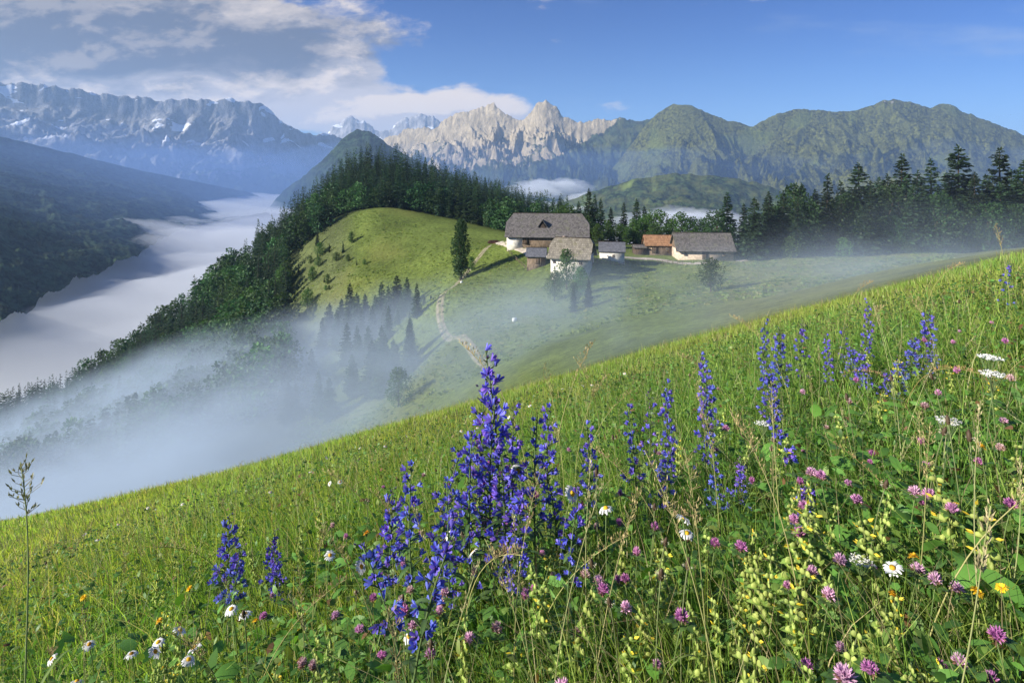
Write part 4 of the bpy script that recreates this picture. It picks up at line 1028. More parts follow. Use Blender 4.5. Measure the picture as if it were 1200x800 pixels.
def leaf_blade(mb, p0, d, L, w, bend, col, rg, seg=5, fold=.15, wave=0.0):
    d = np.asarray(d, float); d /= np.linalg.norm(d); s_ = np.cross(d, [0, 0, 1.0]); s_ /= np.linalg.norm(s_) + 1e-6
    t = np.linspace(0, 1, seg + 1); c = np.asarray(p0) + np.outer(t * L, d); c[:, 2] -= bend * L * t ** 2
    ww = w * np.sin(np.pi * np.clip(t * .93 + .06, 0, 1)) ** .75
    l = c - s_ * ww[:, None]; r = c + s_ * ww[:, None]; l[:, 2] += fold * ww; r[:, 2] += fold * ww
    if wave: l[:, 2] += wave * w * np.sin(t * 14); r[:, 2] += wave * w * np.cos(t * 13)
    V = np.stack([l, c, r], 1).reshape(-1, 3); i = np.arange(seg)[:, None] * 3
    Q = np.concatenate([np.stack([i, i + 1, i + 4, i + 3], -1).reshape(-1, 4), np.stack([i + 1, i + 2, i + 5, i + 4], -1).reshape(-1, 4)])
    cc = np.repeat(np.array(col)[None] * rg.uniform(.8, 1.2), len(V), 0); cc[1::3] *= 1.25; mb.add(V, Q, col=cc)


def curve_stem(Hh, lean, rg, n=9):
    z = np.linspace(0, 1, n); a = rg.uniform(0, 6.28)
    return np.stack([lean * Hh * z ** 2 * math.cos(a) + .012 * Hh * np.sin(z * 5 + a), lean * Hh * z ** 2 * math.sin(a) + .012 * Hh * np.cos(z * 4), z * Hh], -1)


def bugloss(seed, Hh=.62, f0=.38, dense=1.0, lean=.08, old=.0, dark=0.0):
    rg = np.random.default_rng(seed); st, lf, bl = MB(), MB(), MB()
    p = curve_stem(Hh, lean, rg, 12); z = p[:, 2]
    def at(h): return np.array([np.interp(h, z, p[:, k]) for k in range(3)])
    st.tube(p, np.linspace(.0042, .0016, 12), 6, col=(0.10, 0.16, 0.05))
    for k in range(22):
        f = rg.uniform(.05, .75); a = rg.uniform(0, 6.28)
        leaf_blade(lf, at(f * Hh), (math.cos(a), math.sin(a), rg.uniform(.2, .9)), rg.uniform(.05, .11) * (1.1 - .6 * f), rg.uniform(.004, .008), .5, (0.085, 0.15, 0.05), rg, 4)
    nc = int(34 * dense)
    for i in range(nc):
        f = f0 + (1 - f0) * ((i + rg.random()) / nc); h = Hh * min(f, .995); a = i * 2.4 + rg.uniform(-.5, .5)
        u = (f - f0) / (1 - f0)
        Lc = (.034 * (1 - u) ** .7 + .008) * rg.uniform(.4, 1.35)
        d = np.array([math.cos(a), math.sin(a), .35 + .5 * u]); d /= np.linalg.norm(d); c0 = at(h)
        tip = c0 + d * Lc; st.tube([c0, c0 + d * Lc * .6, tip], [.0014, .0012, .001], 4, col=(0.11, 0.15, 0.06), cap=False)
        leaf_blade(lf, c0, d + np.array([0, 0, .4]), Lc * 1.1 + .008, .003, .4, (0.09, 0.14, 0.055), rg, 3)
        nf = rg.integers(1, 4) if u < .88 else rg.integers(1, 3)
        for q in range(nf):
            o = c0 + d * Lc * rg.uniform(.55, 1.1) + rg.normal(0, .0045, 3)
            ax = d + rg.normal(0, .45, 3); ax[2] += .1; ax /= np.linalg.norm(ax)
            bud = rg.random() < (.18 + .55 * (u > .85) + dark)
            S = rg.uniform(.8, 1.25)
            # green bristly calyx
            V, Q, C = cards(np.repeat(o[None], 3, 0), ax + rg.normal(0, .25, (3, 3)), np.full(3, .0035), np.full(3, .009 * S), rg, np.tile([[.075, .12, .06]], (3, 1))); bl.add(V, Q, col=C)
            if bud:
                colr = np.array([(0.16, 0.08, 0.30), (0.09, 0.07, 0.28), (0.26, 0.09, 0.26)][rg.integers(0, 3)]) * (1 - .4 * dark)
                V, Q, C = cards(np.repeat(o[None], 3, 0), ax + rg.normal(0, .12, (3, 3)), np.full(3, .0045), np.full(3, .011 * S), rg, np.tile(colr, (3, 1))); bl.add(V, Q, col=C)
            else:
                b1 = np.cross(ax, [.2, .4, .9]); b1 /= np.linalg.norm(b1); b2 = np.cross(ax, b1)
                colr = np.array([(0.15, 0.155, 0.70), (0.12, 0.14, 0.64), (0.23, 0.16, 0.66), (0.19, 0.21, 0.78)][rg.integers(0, 4)]) * rg.uniform(.75, 1.2)
                for k in range(5):
                    t0 = k * 1.2566 + rg.uniform(-.1, .1); L = .0165 * S * (1.18 if k == 0 else .95)
                    def pt(tt, rr, hh): return o + (b1 * math.cos(tt) + b2 * math.sin(tt)) * rr + ax * hh
                    bl.add([o, pt(t0 - .62, .0052 * S, L * .62), pt(t0 - .36, .0088 * S, L * .98), pt(t0, .0104 * S, L * 1.05), pt(t0 + .36, .0088 * S, L * .98), pt(t0 + .62, .0052 * S, L * .62)],
                           [[0, 1, 2, 3], [0, 3, 4, 5]], col=np.array([colr * .8, colr * .9, colr, colr * 1.1, colr, colr * .9]))
                for k in range(3):
                    V, Q, C = cards(o[None] + ax * .010, ax[None] + rg.normal(0, .18, (1, 3)), np.array([.0009]), np.array([.014 * S]), rg, np.array([[.42, .09, .22]])); bl.add(V, Q, col=C)
    return dict(h=Hh, parts=[('stem', st.mesh('stem', STALK, True)), ('leaves', lf.mesh('leaves', HERB)), ('blossoms', bl.mesh('blossoms', PETAL))])


def daisy(seed, Hh=.34, tilt=.4, side=False):
    rg = np.random.default_rng(seed); st, pe, di = MB(), MB(), MB()
    p = curve_stem(Hh, .1, rg); st.tube(p, np.linspace(.0018, .0014, len(p)), 5, col=(0.13, 0.20, 0.06))
    for k in range(5):
        a = rg.uniform(0, 6.28); i = rg.integers(1, 5); leaf_blade(st, p[i], (math.cos(a), math.sin(a), .7), .035, .004, .4, (0.09, 0.15, 0.04), rg, 3)
    a = rg.uniform(-2.4, -.6); ax = np.array([math.cos(a) * tilt, math.sin(a) * tilt, 1.0]); ax /= np.linalg.norm(ax); c = p[-1] + ax * .004
    petal_ring(pe, c, ax, int(rg.integers(17, 22)), .006, .0225, .0058, rg.uniform(-.12, .25), (0.78, 0.78, 0.76), rg)
    di.ellipsoid((0, 0, 0), (.0075, .0075, .0042), 10, 6, col=(0.72, 0.43, 0.03), jit=.05, rg=rg)
    rot = Vector((0, 0, 1)).rotation_difference(Vector(ax)).to_matrix(); di.V = [v @ np.array(rot).T + c + ax * .002 for v in di.V]
    st.ellipsoid(c - ax * .004, (.006, .006, .004), 7, 5, col=(0.10, 0.15, 0.05))
    return dict(h=Hh, parts=[('stem', st.mesh('stem', STALK, True)), ('petals', pe.mesh('petals', PETAL)), ('flower_disc', di.mesh('flower_disc', PETAL, True))])


def clover(seed, Hh=.24, colr=(0.52, 0.20, 0.40), fade=.2):
    rg = np.random.default_rng(seed); st, lf, hd = MB(), MB(), MB()
    p = curve_stem(Hh, .14, rg); st.tube(p, np.linspace(.0017, .0013, len(p)), 5, col=(0.12, 0.17, 0.05)); c = p[-1] + np.array([0, 0, .009])
    n = 120; d = rg.standard_normal((n, 3)); d[:, 2] = np.abs(d[:, 2]) * 1.1 - .35; d /= np.linalg.norm(d, axis=1)[:, None]
    o = c + d * np.array([.006, .006, .005]); ax = d + rg.normal(0, .18, (n, 3)); ax[:, 2] += .25; ax /= np.linalg.norm(ax, axis=1)[:, None]
    cc = np.array(colr) * rg.uniform(.7, 1.35, (n, 1)); low = d[:, 2] < -.05 + fade * rg.standard_normal(n); cc[low] = np.array([.30, .17, .10]) * rg.uniform(.6, 1.2, (low.sum(), 1))
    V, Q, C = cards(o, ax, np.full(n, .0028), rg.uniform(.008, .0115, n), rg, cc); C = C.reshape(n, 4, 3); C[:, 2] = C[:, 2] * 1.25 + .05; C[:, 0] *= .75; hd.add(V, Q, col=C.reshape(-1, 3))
    hd.ellipsoid(c, (.007, .007, .007), 8, 6, col=np.array(colr) * .6)
    for k in range(3):
        i = (8, 8, 4)[k]; a = rg.uniform(0, 6.28)
        o = p[i] - np.array([0, 0, .004]); dd = np.array([math.cos(a), math.sin(a), .5])
        q0 = o + dd * (.012 if k < 2 else .04); lf.tube([o, q0], .0009, 4, col=(0.1, 0.16, 0.05), cap=False)
        for m_ in range(3):
            b = a + (m_ - 1) * 1.25; leaf_blade(lf, q0, (math.cos(b), math.sin(b), .35), rg.uniform(.018, .026), .0065, .35, (0.075, 0.15, 0.035), rg, 4)
    return dict(h=Hh + .012, parts=[('stem', st.mesh('stem', STALK, True)), ('leaves', lf.mesh('leaves', HERB)), ('flower_head', hd.mesh('flower_head', PETAL))])


def rattle(seed, Hh=.30, ripe=.0):
    rg = np.random.default_rng(seed); st, lf, sp = MB(), MB(), MB()
    p = curve_stem(Hh, .16, rg, 12); st.tube(p, np.linspace(.0022, .0012, 12), 5, col=(0.15, 0.17, 0.06))
    z = p[:, 2]; at = lambda h: np.array([np.interp(h, z, p[:, k]) for k in range(3)])
    n = int(rg.integers(9, 12))
    for i in range(n):
        f = .50 + .50 * i / (n - 1); a0 = i * 1.57 + rg.uniform(-.2, .2); s = (1.2 - .6 * (f - .5) / .5)
        for sg in (0, math.pi):
            a = a0 + sg; d = np.array([math.cos(a), math.sin(a), 0]); c = at(f * Hh) + d * .0095 * s + np.array([0, 0, .004])
            e = MB(); e.ellipsoid((0, 0, 0), (.0095 * s, .0045 * s, .0085 * s), 8, 6, col=np.array((0.40, 0.48, 0.13)) * rg.uniform(.8, 1.15), jit=.06, rg=rg)
            rz = a + rg.uniform(-.3, .3); M = np.array([[math.cos(rz), -math.sin(rz), 0], [math.sin(rz), math.cos(rz), 0], [0, 0, 1]])
            V, Q, T, C = e.arrays(); sp.add(V @ M.T + c, Q, T, C)
            leaf_blade(lf, at(f * Hh), d + np.array([0, 0, .25]), .030 * s, .0095 * s, .3, (0.26, 0.36, 0.08), rg, 4)
            if rg.random() < .55 - ripe and i > n * .3:
                V, Q, C = cards((c + d * .008 * s)[None].repeat(3, 0), (d + np.array([0, 0, .35]))[None] + rg.normal(0, .15, (3, 3)), np.full(3, .006), np.full(3, .013), rg, np.tile([[.75, .60, .06]], (3, 1))); sp.add(V, Q, col=C)
    for i in range(5):
        f = .08 + .08 * i; a0 = i * 1.57
        for sg in (0, math.pi):
            a = a0 + sg; leaf_blade(lf, at(f * Hh), (math.cos(a), math.sin(a), .35), .045, .006, .45, (0.10, 0.17, 0.04), rg, 4)
    return dict(h=Hh, parts=[('stem', st.mesh('stem', STALK, True)), ('leaves', lf.mesh('leaves', HERB)), ('blossoms', sp.mesh('blossoms', PETAL))])


def hawkbit(seed, Hh=.3, colr=(0.80, 0.46, 0.02)):
    rg = np.random.default_rng(seed); st, pe = MB(), MB()
    p = curve_stem(Hh, .1, rg); st.tube(p, np.linspace(.0016, .0013, len(p)), 5, col=(0.13, 0.17, 0.06)); c = p[-1]
    st.ellipsoid(c - np.array([0, 0, .002]), (.005, .005, .006), 7, 5, col=(0.09, 0.13, 0.05))
    for k, (r1, dr) in enumerate([(.016, .05), (.012, -.25), (.008, -.5)]): petal_ring(pe, c + np.array([0, 0, .004 + .001 * k]), (.15, -.35, 1), 15 - 2 * k, .001, r1, .0042, dr, colr, rg)
    return dict(h=Hh, parts=[('stem', st.mesh('stem', STALK, True)), ('petals', pe.mesh('petals', PETAL))])


def umbel(seed, Hh=.34):
    rg = np.random.default_rng(seed); st, fl = MB(), MB(); p = curve_stem(Hh * .85, .08, rg); st.tube(p, np.linspace(.002, .0015, len(p)), 5, col=(0.12, 0.18, 0.06))
    for k in range(16):
        a = k * 2.4; r = .028 * math.sqrt((k + .5) / 16); e = p[-1] + np.array([r * math.cos(a), r * math.sin(a), Hh * .15 + rg.uniform(-.003, .003)])
        st.tube([p[-1], e], .0007, 4, col=(0.13, 0.19, 0.07), cap=False)
        n = 14; d = rg.standard_normal((n, 3)); d[:, 2] = np.abs(d[:, 2]) + .4; d /= np.linalg.norm(d, axis=1)[:, None]
        V, Q, C = cards(e + rg.normal(0, .003, (n, 3)) * [1, 1, .3], d, np.full(n, .004), np.full(n, .005), rg, np.tile([[.74, .75, .70]], (n, 1)) * rg.uniform(.8, 1.05, (n, 1))); fl.add(V, Q, col=C)
    return dict(h=Hh, parts=[('stem', st.mesh('stem', STALK, True)), ('flower_head', fl.mesh('flower_head', PETAL))])


def plantain(seed, Hh=.36):
    rg = np.random.default_rng(seed); st, hd = MB(), MB(); p = curve_stem(Hh, .12, rg); st.tube(p, .0012, 5, col=(0.15, 0.18, 0.07)); d = p[-1] - p[-2]; d /= np.linalg.norm(d)
    hd.tube([p[-1] - d * .002, p[-1] + d * .004, p[-1] + d * .012, p[-1] + d * .019], [.003, .0048, .0042, .0015], 8, col=(0.07, 0.045, 0.025))
    n = 40; a = rg.uniform(0, 6.28, n); o = p[-1] + np.stack([.005 * np.cos(a), .005 * np.sin(a), rg.uniform(.001, .008, n)], -1); ax = np.stack([np.cos(a), np.sin(a), 0 * a + .3], -1)
    V, Q, C = cards(o, ax, np.full(n, .0011), np.full(n, .005), rg, np.tile([[.5, .45, .33]], (n, 1))); hd.add(V, Q, col=C)
    return dict(h=Hh + .02, parts=[('stem', st.mesh('stem', STALK, True)), ('seed_head', hd.mesh('seed_head', STALK))])


def grass_stalk(seed, Hh=.62, lean=.25, head='panicle', colr=(0.36, 0.29, 0.14), hl=.16):
    rg = np.random.default_rng(seed); st, hd = MB(), MB(); p = curve_stem(Hh, lean, rg, 16); p[:, 2] = Hh * (np.linspace(0, 1, 16) - .35 * lean * np.linspace(0, 1, 16) ** 3)
    st.tube(p, np.linspace(.0017, .0007, 16), 5, col=np.array(colr) * np.array([.85, 1.05, .8]))
    for k in range(2):
        a = rg.uniform(0, 6.28); leaf_blade(st, p[3 + 2 * k], (math.cos(a), math.sin(a), 1.3), .17, .0022, .7, (0.14, 0.2, 0.05), rg, 6)
    n = 46
    for i in range(n):
        f = 1 - hl / Hh * rg.random() ** (.8) ; i0 = f * 15; c = np.array([np.interp(i0, np.arange(16), p[:, k]) for k in range(3)])
        u = (1 - f) / (hl / Hh); r = (.016 * math.sin(math.pi * min(1, u * .8 + .12)) if head == 'panicle' else .0035); a = rg.uniform(0, 6.28)
        e = c + np.array([r * math.cos(a), r * math.sin(a), r * .7]) * rg.uniform(.4, 1.2)
        if head == 'panicle': hd.tube([c, e], .0004, 3, col=colr, cap=False)
        V, Q, C = cards(np.repeat(e[None], 2, 0), np.array([[.3 * math.cos(a), .3 * math.sin(a), 1]] * 2) + rg.normal(0, .2, (2, 3)), np.full(2, .0024), np.full(2, .0085), rg, np.tile(np.array(colr) * rg.uniform(.7, 1.3), (2, 1))); hd.add(V, Q, col=C)
    return dict(h=p[-1][2], parts=[('stem', st.mesh('stem', STALK, True)), ('seed_sprays', hd.mesh('seed_sprays', STALK))])


def dock(seed, n=6, L=.26, w=.032):
    rg = np.random.default_rng(seed); parts = []
    for k in range(n):
        m = MB(); a = rg.uniform(0, 6.28); leaf_blade(m, (0, 0, 0), (math.cos(a) * .6, math.sin(a) * .6, rg.uniform(.45, 1.1)), L * rg.uniform(.7, 1.15), w * rg.uniform(.9, 1.35), rg.uniform(.15, .6), (0.11, 0.22, 0.040), rg, 14, .45, .34)
        parts.append(('leaf', m.mesh('leaf', HERB, True)))
    return dict(h=L, parts=parts)


def place(kind, name, cat, label, x, y, h=None, group=None, rz=None, wide=1.0, tilt=(0, 0), z=None):
    s = (h / kind['h']) if h else 1.0; w = s ** .5 * wide if h else wide
    t = thing(name, label, cat, (x, y, h1(x, y) - .01 if z is None else z), random.uniform(0, 6.28) if rz is None else rz, (w, w, s), group, tilt)
    for nm, me in kind['parts']: link(nm, me, t)
    return t


def depth_for(px, py, h, d0=.55, d1=14):
    """depth at which a plant of height h shows its top at (px, py)"""
    d = np.geomspace(d0, d1, 500); x = (px - 600) / F * d; z = (YH - py) / F * d
    g = z - H(x, d) - h; k = np.where(g < 0)[0]
    return float(d[k[0]]) if len(k) else None


def put(kind, name, cat, label, px, py, d=None, h=None, group=None, wide=1.0, tilt=(0, 0)):
    if d is None:
        d = depth_for(px, py, h)
        if d is None: return None
    x, y = xy(px, d); hh = (YH - py) / F * d - h1(x, y) + .01
    if hh < .03: return None
    return place(kind, name, cat, label, x, y, hh, group, None, wide, tilt)


def build_flowers():
    big = [bugloss(400 + i, .62, f0, dn, ln) for i, (f0, dn, ln) in enumerate([(.32, 1.1, .05), (.42, .85, .10), (.36, 1.0, .03), (.46, .7, .14), (.60, .62, .2), (.66, .5, .3)])]
    small = [bugloss(420 + i, .45, f0, dn, ln, dark=dk) for i, (f0, dn, ln, dk) in enumerate([(.30, 1.2, .05, .12), (.40, .9, .10, .2), (.30, 1.35, .03, .05)])]
    thinb = [bugloss(440 + i, .5, .3, 1.0, .04, dark=.5) for i in range(2)]
    B = [  # px, py(top), depth, kind, width, label
        (588, 404, 1.75, big[1], 1.0, 'tallest violet blue bugloss spike, standing out against the mist'),
        (560, 440, 1.72, big[0], .95, 'dense dark bugloss spike just left of the tallest one'),
        (575, 470, 1.65, big[2], 1.0, 'full bugloss spike in the heart of the central clump'),
        (602, 480, 1.80, big[0], 1.0, 'bugloss spike rising right behind the heart of the central clump'),
        (548, 510, 1.62, big[2], 1.0, 'bugloss spike on the left flank of the central clump'),
        (626, 500, 1.72, big[3], 1.0, 'bugloss spike on the right flank of the central clump'),
        (643, 484, 1.90, big[1], .9, 'slim bugloss spike right of the clump with a forked tip'),
        (656, 530, 1.75, big[3], .9, 'shorter bugloss spike right of the clump above the white daisies'),
        (690, 490, 1.95, big[1], .85, 'loose bugloss spike standing alone between central clump and right plants'),
        (590, 530, 1.55, big[0], 1.1, 'low leafy bugloss stem at the front of the central clump'),
        (610, 560, 1.50, big[2], 1.0, 'lowest bugloss stem at the front right of the central clump'),
        (512, 535, 1.60, big[3], 1.0, 'bugloss spike left of the clump leaning outwards'),
        (484, 556, 1.58, big[1], 1.0, 'bushy bugloss head at the far left of the clump'),
        (528, 568, 1.50, big[0], .9, 'short bugloss stem in front of the left side of the clump'),
        (453, 570, 1.85, small[0], .9, 'thin dark bugloss spike left of the whole central clump'),
        (470, 622, 1.10, big[4], .95, 'nearest bugloss, large bright blossoms low in the grass'),
        (500, 660, 1.10, big[5], .95, 'nearest bugloss side stem leaning right with scattered blossoms'),
        (664, 596, 1.22, big[4], .75, 'short bright bugloss beside the large white daisy'),
        (764, 458, 2.50, thinb[0], .9, 'thin greenish bugloss spike nearly out of bloom'),
        (748, 480, 1.95, big[3], .9, 'bugloss spike left of the pair in the middle right'),
        (770, 515, 1.85, big[1], .9, 'low bugloss below the pair in the middle right'),
        (783, 446, 2.15, big[2], .8, 'bugloss spike of the middle right pair with a bent dark tip'),
        (826, 440, 2.15, big[0], .85, 'broad bugloss spike right of the middle pair'),
        (838, 416, 2.30, big[1], .85, 'upright bugloss spike with a greenish top in the middle right'),
        (838, 525, 1.75, big[3], .85, 'low bugloss with few open blossoms under the upright greenish one'),
        (866, 533, 1.85, small[1], .9, 'tiny bugloss sprig between grass stems in the right meadow'),
        (955, 494, 1.60, big[5], .85, 'single bright bugloss in the pink clover patch'),
        (938, 560, 1.55, small[1], .9, 'tiny bugloss tuft below the single one in the clover patch'),
        (896, 376, 2.90, big[0], .8, 'left spike of the upper right bugloss group, narrow and dark tipped'),
        (918, 386, 3.10, small[0], .95, 'second bugloss spike from the left in the upper right group'),
        (938, 378, 3.20, thinb[1], .95, 'faded slender spike in the upper right bugloss group'),
        (970, 392, 2.90, big[2], .75, 'strong blue bugloss in the middle of the upper right group'),
        (988, 380, 3.30, thinb[0], .9, 'pale grey bugloss behind the strong blue one'),
        (1000, 405, 3.00, small[2], 1.0, 'bushy bugloss at the right of the strong blue one'),
        (1017, 351, 3.10, big[0], .75, 'tallest bugloss of the upper right group against the mist'),
        (1012, 410, 2.8, small[2], 1.0, 'short full bugloss under the tallest one of the upper right group'),
        (1082, 362, 2.90, small[0], 1.0, 'leaning bugloss with a bent tip near the right grass edge'),
        (1070, 395, 2.75, small[2], 1.0, 'bugloss right of a curved brown grass stalk'),
        (1040, 432, 2.6, small[1], 1.05, 'low spreading bugloss under the curved brown stalk'),
        (1055, 420, 2.6, small[2], 1.0, 'low bugloss with bright blossoms under the curved brown stalk'),
        (1097, 408, 2.7, small[1], 1.0, 'small bugloss at the right end of the upper right group'),
        (905, 430, 2.7, small[2], 1.0, 'low bugloss at the foot of the narrow dark tipped spike'),
        (1180, 305, 3.6, thinb[1], .9, 'dark bugloss spike near the top right corner of the meadow'),
        (262, 602, 2.20, small[0], .95, 'dark blue bugloss standing alone on the left slope'),
        (272, 640, 2.10, small[1], .9, 'low bugloss beside the lone one on the left slope'),
        (318, 628, 2.25, small[1], .9, 'faint blue bugloss pair, left one, in the grass of the left slope'),
        (327, 642, 2.20, small[0], .85, 'faint blue bugloss pair, right one, in the grass of the left slope')]
    for px, py, d, k, w, l in B: put(k, 'viper_bugloss', 'flower', l, px, py, d, None, 'blue bugloss flowers in the meadow', w)

    dz = [daisy(500 + i, .34, t) for i, t in enumerate([.25, .5, .85, 1.3, .1])]
    D = [(215, 745, .30, 1, 'largest daisy of the lower left cluster'), (197, 753, .28, 0, 'flat daisy left of the largest in the lower left cluster'), (192, 764, .28, 2, 'lower daisy under the largest of the left cluster'), (234, 751, .30, 1, 'daisy turned right in the lower left cluster'),
         (216, 768, .27, 0, 'lowest daisy of the left cluster, edge on'), (164, 760, .27, 4, 'thin edge-on daisy at the left of the cluster'), (113, 748, .28, 0, 'single daisy left of the daisy cluster'), (283, 713, .30, 0, 'pair of daisies seen edge on, left flower'), (293, 713, .30, 4, 'pair of daisies seen edge on, right flower'),
         (102, 796, .26, 1, 'half cut daisy at the bottom edge'), (50, 776, .27, 2, 'daisy turned sideways near the bottom left corner'), (547, 652, .26, 3, 'daisy on a curved stem right of the nearest bugloss'), (473, 754, .22, 2, 'small daisy facing the camera below the nearest bugloss'),
         (617, 552, .40, 3, 'daisy half hidden among the blue bugloss spikes'), (680, 577, .36, 3, 'open daisy facing the camera right of the bugloss clump'), (808, 604, .32, 2, 'large open daisy alone right of the middle'), (795, 629, .28, 4, 'edge-on daisy just below the large open one'),
         (713, 606, .34, 0, 'small drooping daisy between bugloss and the large open daisy'), (521, 632, .26, 2, 'cream daisy with a big yellow centre'), (379, 656, .30, 1, 'white daisy beside pink clover on the left slope'), (430, 659, .30, 3, 'daisy beside the nearest bugloss blossoms'),
         (451, 630, .3, 1, 'little daisy tucked behind the nearest bugloss'), (1030, 660, .24, 1, 'white flower among pink clover at the right')]
    for px, py, h, k, l in D: put(dz[k], 'daisy', 'flower', l, px, py, None, h * 1.05, 'white daisies in the meadow', .85)
    rg = random.Random(9)
    for i in range(22):
        px = rg.uniform(20, 760); e = 634 - .286 * px; py = e + rg.uniform(10, 48)
        put(dz[i % 5], 'daisy', 'flower', 'tiny distant daisy dotted over the far grass slope', px, py, None, rg.uniform(.2, .27), 'tiny daisies on the far slope', .8)

    cl = [clover(520 + i, .24, c, f) for i, (c, f) in enumerate([((.62, .30, .50), .1), ((.66, .40, .54), .25), ((.54, .20, .44), .15), ((.60, .40, .40), .5), ((.48, .16, .38), .1)])]
    Cn = [(496, 776, .22, 0, 'round pink clover at the bottom middle edge'), (565, 754, .24, 1, 'pale pink clover above a pair of clover leaves'), (567, 733, .25, 3, 'fading clover just above the pale pink one'), (393, 730, .23, 1, 'left of two clovers near the bottom'), (416, 729, .23, 0, 'right of two clovers near the bottom'),
          (465, 738, .22, 0, 'pink clover left of a small white daisy'), (452, 776, .2, 2, 'magenta clover at the bottom left of the round pink one'), (673, 674, .24, 3, 'clover with a brown skirt in the middle grass'), (1129, 701, .20, 1, 'lilac clover in the lower right corner herbs'), (1096, 590, .26, 0, 'spiky lilac clover cluster at the right'),
          (1084, 594, .25, 2, 'magenta clover touching the spiky lilac cluster'), (950, 622, .26, 2, 'vivid magenta clover in the right meadow'), (958, 597, .27, 0, 'pink clover above the vivid magenta one'), (1019, 585, .27, 0, 'bright pink clover in the middle of the right meadow'), (1058, 566, .28, 1, 'tall pink clover pair member, paler one'),
          (1070, 572, .28, 0, 'tall pink clover pair member, brighter one'), (978, 560, .29, 0, 'pink clover under the single bright bugloss'), (945, 558, .29, 1, 'pale clover left below the single bright bugloss'), (1056, 664, .22, 1, 'pale lilac clover beside a dock leaf'), (865, 630, .27, 2, 'dark magenta clover right of the large open daisy'),
          (563, 618, .32, 3, 'faded clover inside the bugloss clump'), (525, 636, .3, 1, 'pale clover in front of the bugloss clump')]
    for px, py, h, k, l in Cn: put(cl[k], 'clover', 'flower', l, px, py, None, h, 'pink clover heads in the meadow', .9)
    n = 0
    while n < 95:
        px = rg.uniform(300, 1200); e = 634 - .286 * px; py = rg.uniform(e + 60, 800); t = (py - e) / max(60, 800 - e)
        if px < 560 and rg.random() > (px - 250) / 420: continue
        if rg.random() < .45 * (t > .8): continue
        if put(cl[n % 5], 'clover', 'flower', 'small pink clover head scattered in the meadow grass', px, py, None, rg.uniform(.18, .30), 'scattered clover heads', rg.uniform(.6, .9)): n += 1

    rt = [rattle(560 + i, .30, rp) for i, rp in enumerate([0, .2, .5, .5])]
    Rn = [(915, 612, .30, 0, 'tallest pale yellow rattle spike in the lower right'), (897, 655, .28, 2, 'leaning yellow rattle left of the tallest spike'), (935, 690, .24, 1, 'yellow rattle low among dock leaves'), (1000, 710, .22, 2, 'yellow rattle beside the broad dock leaf'), (645, 675, .26, 2, 'pale rattle spike in the middle foreground'),
          (590, 742, .22, 1, 'pale rattle beside a brown faded clover'), (760, 655, .27, 0, 'rattle in the grass right of middle'), (798, 675, .25, 2, 'rattle right of middle near the bottom stems'), (775, 720, .22, 1, 'rattle with bright yellow lips near the bottom'), (740, 770, .2, 0, 'yellow flowering rattle at the bottom edge'),
          (642, 768, .2, 2, 'lime rattle at the bottom middle edge'), (1030, 630, .27, 0, 'rattle between two clovers at the right'), (973, 605, .28, 0, 'rattle with a yellow top beside pink clovers'), (1130, 565, .3, 1, 'bushy rattle at the right edge'), (1180, 610, .27, 0, 'rattle with yellow lips near the right edge'), (1105, 785, .18, 0, 'rattle at the very bottom right')]
    for px, py, h, k, l in Rn: put(rt[k], 'yellow_rattle', 'flower', l, px, py, None, h, 'yellow rattle spikes', 1.1)
    n = 0
    while n < 80:
        px = rg.uniform(180, 1200); e = 634 - .286 * px; py = rg.uniform(e + 40, 800)
        if perlin(px / 130, py / 90, 5) < -.05: continue
        if put(rt[n % 4], 'yellow_rattle', 'flower', 'pale green rattle spike scattered in the meadow', px, py, None, rg.uniform(.2, .30), 'scattered rattle spikes', rg.uniform(.6, .85)): n += 1

    hk = [hawkbit(600, .3), hawkbit(601, .3, (0.80, 0.52, 0.03)), hawkbit(602, .3, (.74, .40, .03))]
    for px, py, h, k, l in [(103, 696, .32, 1, 'orange yellow hawkbit alone on the lower left slope'), (304, 722, .27, 0, 'yellow hawkbit right of the edge-on daisies'), (1062, 703, .22, 2, 'orange hawkbit beside a dock leaf'), (1084, 662, .24, 1, 'yellow vetch blossom among the lower right herbs'), (1128, 687, .23, 1, 'yellow blossom left of the lilac clover'),
                            (1190, 692, .22, 1, 'yellow blossom near the right edge'), (218, 688, .32, 0, 'small yellow hawkbit up the left slope'), (196, 728, .3, 1, 'small yellow hawkbit above the daisy cluster'), (1160, 525, .33, 2, 'orange brown hawkbit in the upper right meadow'), (427, 622, .34, 2, 'ochre hawkbit left of the nearest bugloss')]:
        put(hk[k], 'hawkbit', 'flower', l, px, py, None, h, 'yellow and orange hawkbits', .75)
    um = [umbel(620, .34), umbel(621, .34)]
    for i, (px, py, h, l) in enumerate([(1172, 420, .40, 'flat white umbel near the right grass edge'), (1152, 437, .38, 'second white umbel just left and below the flat one'), (897, 494, .3, 'white umbel in the right meadow'), (1100, 491, .34, 'pinkish white umbel above the clover patch'), (1022, 660, .22, 'small white flower ball in front of the dock leaf')]):
        put(um[i % 2], 'white_umbel', 'flower', l, px, py, None, h, 'white umbels')
    pl = [plantain(640 + i) for i in range(3)]
    for i in range(42):
        px = rg.uniform(20, 1190); e = 634 - .286 * px; py = rg.uniform(e + 12, min(e + 260, 760))
        put(pl[i % 3], 'ribwort_plantain', 'plant', 'brown plantain seed head nodding above the grass', px, py, None, rg.uniform(.28, .42), 'brown plantain heads')
    gs = [grass_stalk(660, .62, .12), grass_stalk(661, .62, .3), grass_stalk(662, .6, .55, colr=(.42, .32, .16)), grass_stalk(663, .6, .9, 'spike', (.30, .19, .09), .2), grass_stalk(664, .62, .18, 'spike', (.38, .33, .18), .12)]
    sp_ = grass_stalk(668, .62, .04, colr=(.30, .29, .15), hl=.10)
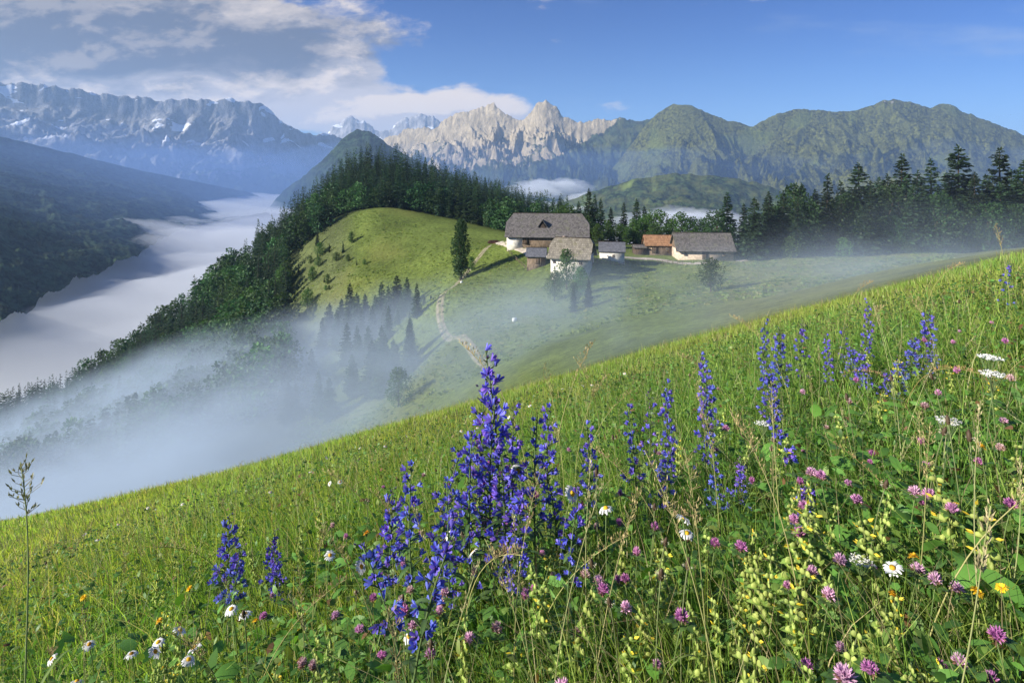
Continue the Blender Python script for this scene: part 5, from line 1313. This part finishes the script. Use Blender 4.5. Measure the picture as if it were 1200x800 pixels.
    put(sp_, 'grass_stalk', 'grass stalk', 'single tall pale stalk with a round seed tuft at the far left', 40, 535, 1.35, None, 'tall grass stalks', 1.4)
    G = [(272, 545, 3.2, 0, 'thin upright stalk above the lone blue bugloss'), (706, 412, 3.0, 1, 'straight thin stalk with a dark tip against the mist'), (672, 425, 2.6, 1, 'pale bent stalk against the mist right of the bugloss clump'), (662, 440, 2.5, 1, 'second pale bent stalk beside the first, against the mist'), (630, 418, 2.3, 2, 'arched pale stalk just right of the tallest bugloss'),
         (640, 424, 2.35, 2, 'fainter arched stalk right of the tallest bugloss'), (1050, 385, 2.2, 3, 'long brown arching grass stalk in the upper right'), (1075, 408, 2.1, 3, 'second brown arching stalk below the long one'), (1040, 497, 1.7, 4, 'straw stalk with a pale ear in the right meadow'), (1010, 490, 1.75, 4, 'slightly shorter straw ear left of the pale one'),
         (1160, 380, 2.3, 2, 'feathery stalk near the right edge'), (1185, 265, 3.4, 1, 'feathery stalk rising over the right grass edge'), (1080, 300, 4.0, 2, 'drooping stalk on the right horizon'), (985, 320, 4.2, 2, 'thin drooping stalk over the misty field'), (860, 560, 1.5, 2, 'pale straw stalk leaning across the right foreground'), (1115, 600, 1.25, 3, 'thick brown dry stalk in the right foreground')]
    for px, py, d, k, l in G: put(gs[k], 'grass_stalk', 'grass stalk', l, px, py, d, None, 'tall grass stalks', 1.0)
    for i in range(64):
        px = rg.uniform(0, 1200); e = 634 - .286 * px; py = rg.uniform(e - 6, min(e + 230, 720))
        put(gs[(0, 1, 4, 2)[i % 4]], 'grass_stalk', 'grass stalk', 'loose seeding grass stalk standing over the meadow', px, py, None, rg.uniform(.38, .55), 'seeding grass stalks', .9)
    dk = [dock(680, 7), dock(681, 6, .22, .028), dock(682, 5, .3, .036)]
    for i, (px, d, h, l) in enumerate([(1000, 1.05, .34, 'broadest dock leaves at the lower right of the meadow'), (862, 1.02, .22, 'dock leaves left of the tallest rattle spike'), (905, .92, .22, 'dock leaves near the bottom edge under the rattle'), (975, .88, .2, 'low dock leaves at the bottom right edge'), (1130, .95, .22, 'dock leaves in the dark lower right corner'),
                                       (617, 1.12, .2, 'single upright dock leaf right of the nearest bugloss'), (1050, .82, .18, 'dock leaves at the bottom edge right of middle'), (1180, 1.15, .24, 'dock leaves at the right edge'), (800, .95, .16, 'small dock at the bottom right of middle'), (940, 1.12, .24, 'dock leaves between the tallest rattle spike and the broadest leaves'), (1085, 1.0, .24, 'dock leaves right of the broadest leaves'), (720, 1.0, .17, 'small dock in the bottom middle'), (1010, .9, .22, 'dock leaves low in front of the broadest ones')]):
        x, y = xy(px, d); place(dk[(i * 2 + i // 3) % 3], 'dock_plant', 'plant', l, x, y, h, 'dock plants', wide=.9)


build_flowers()
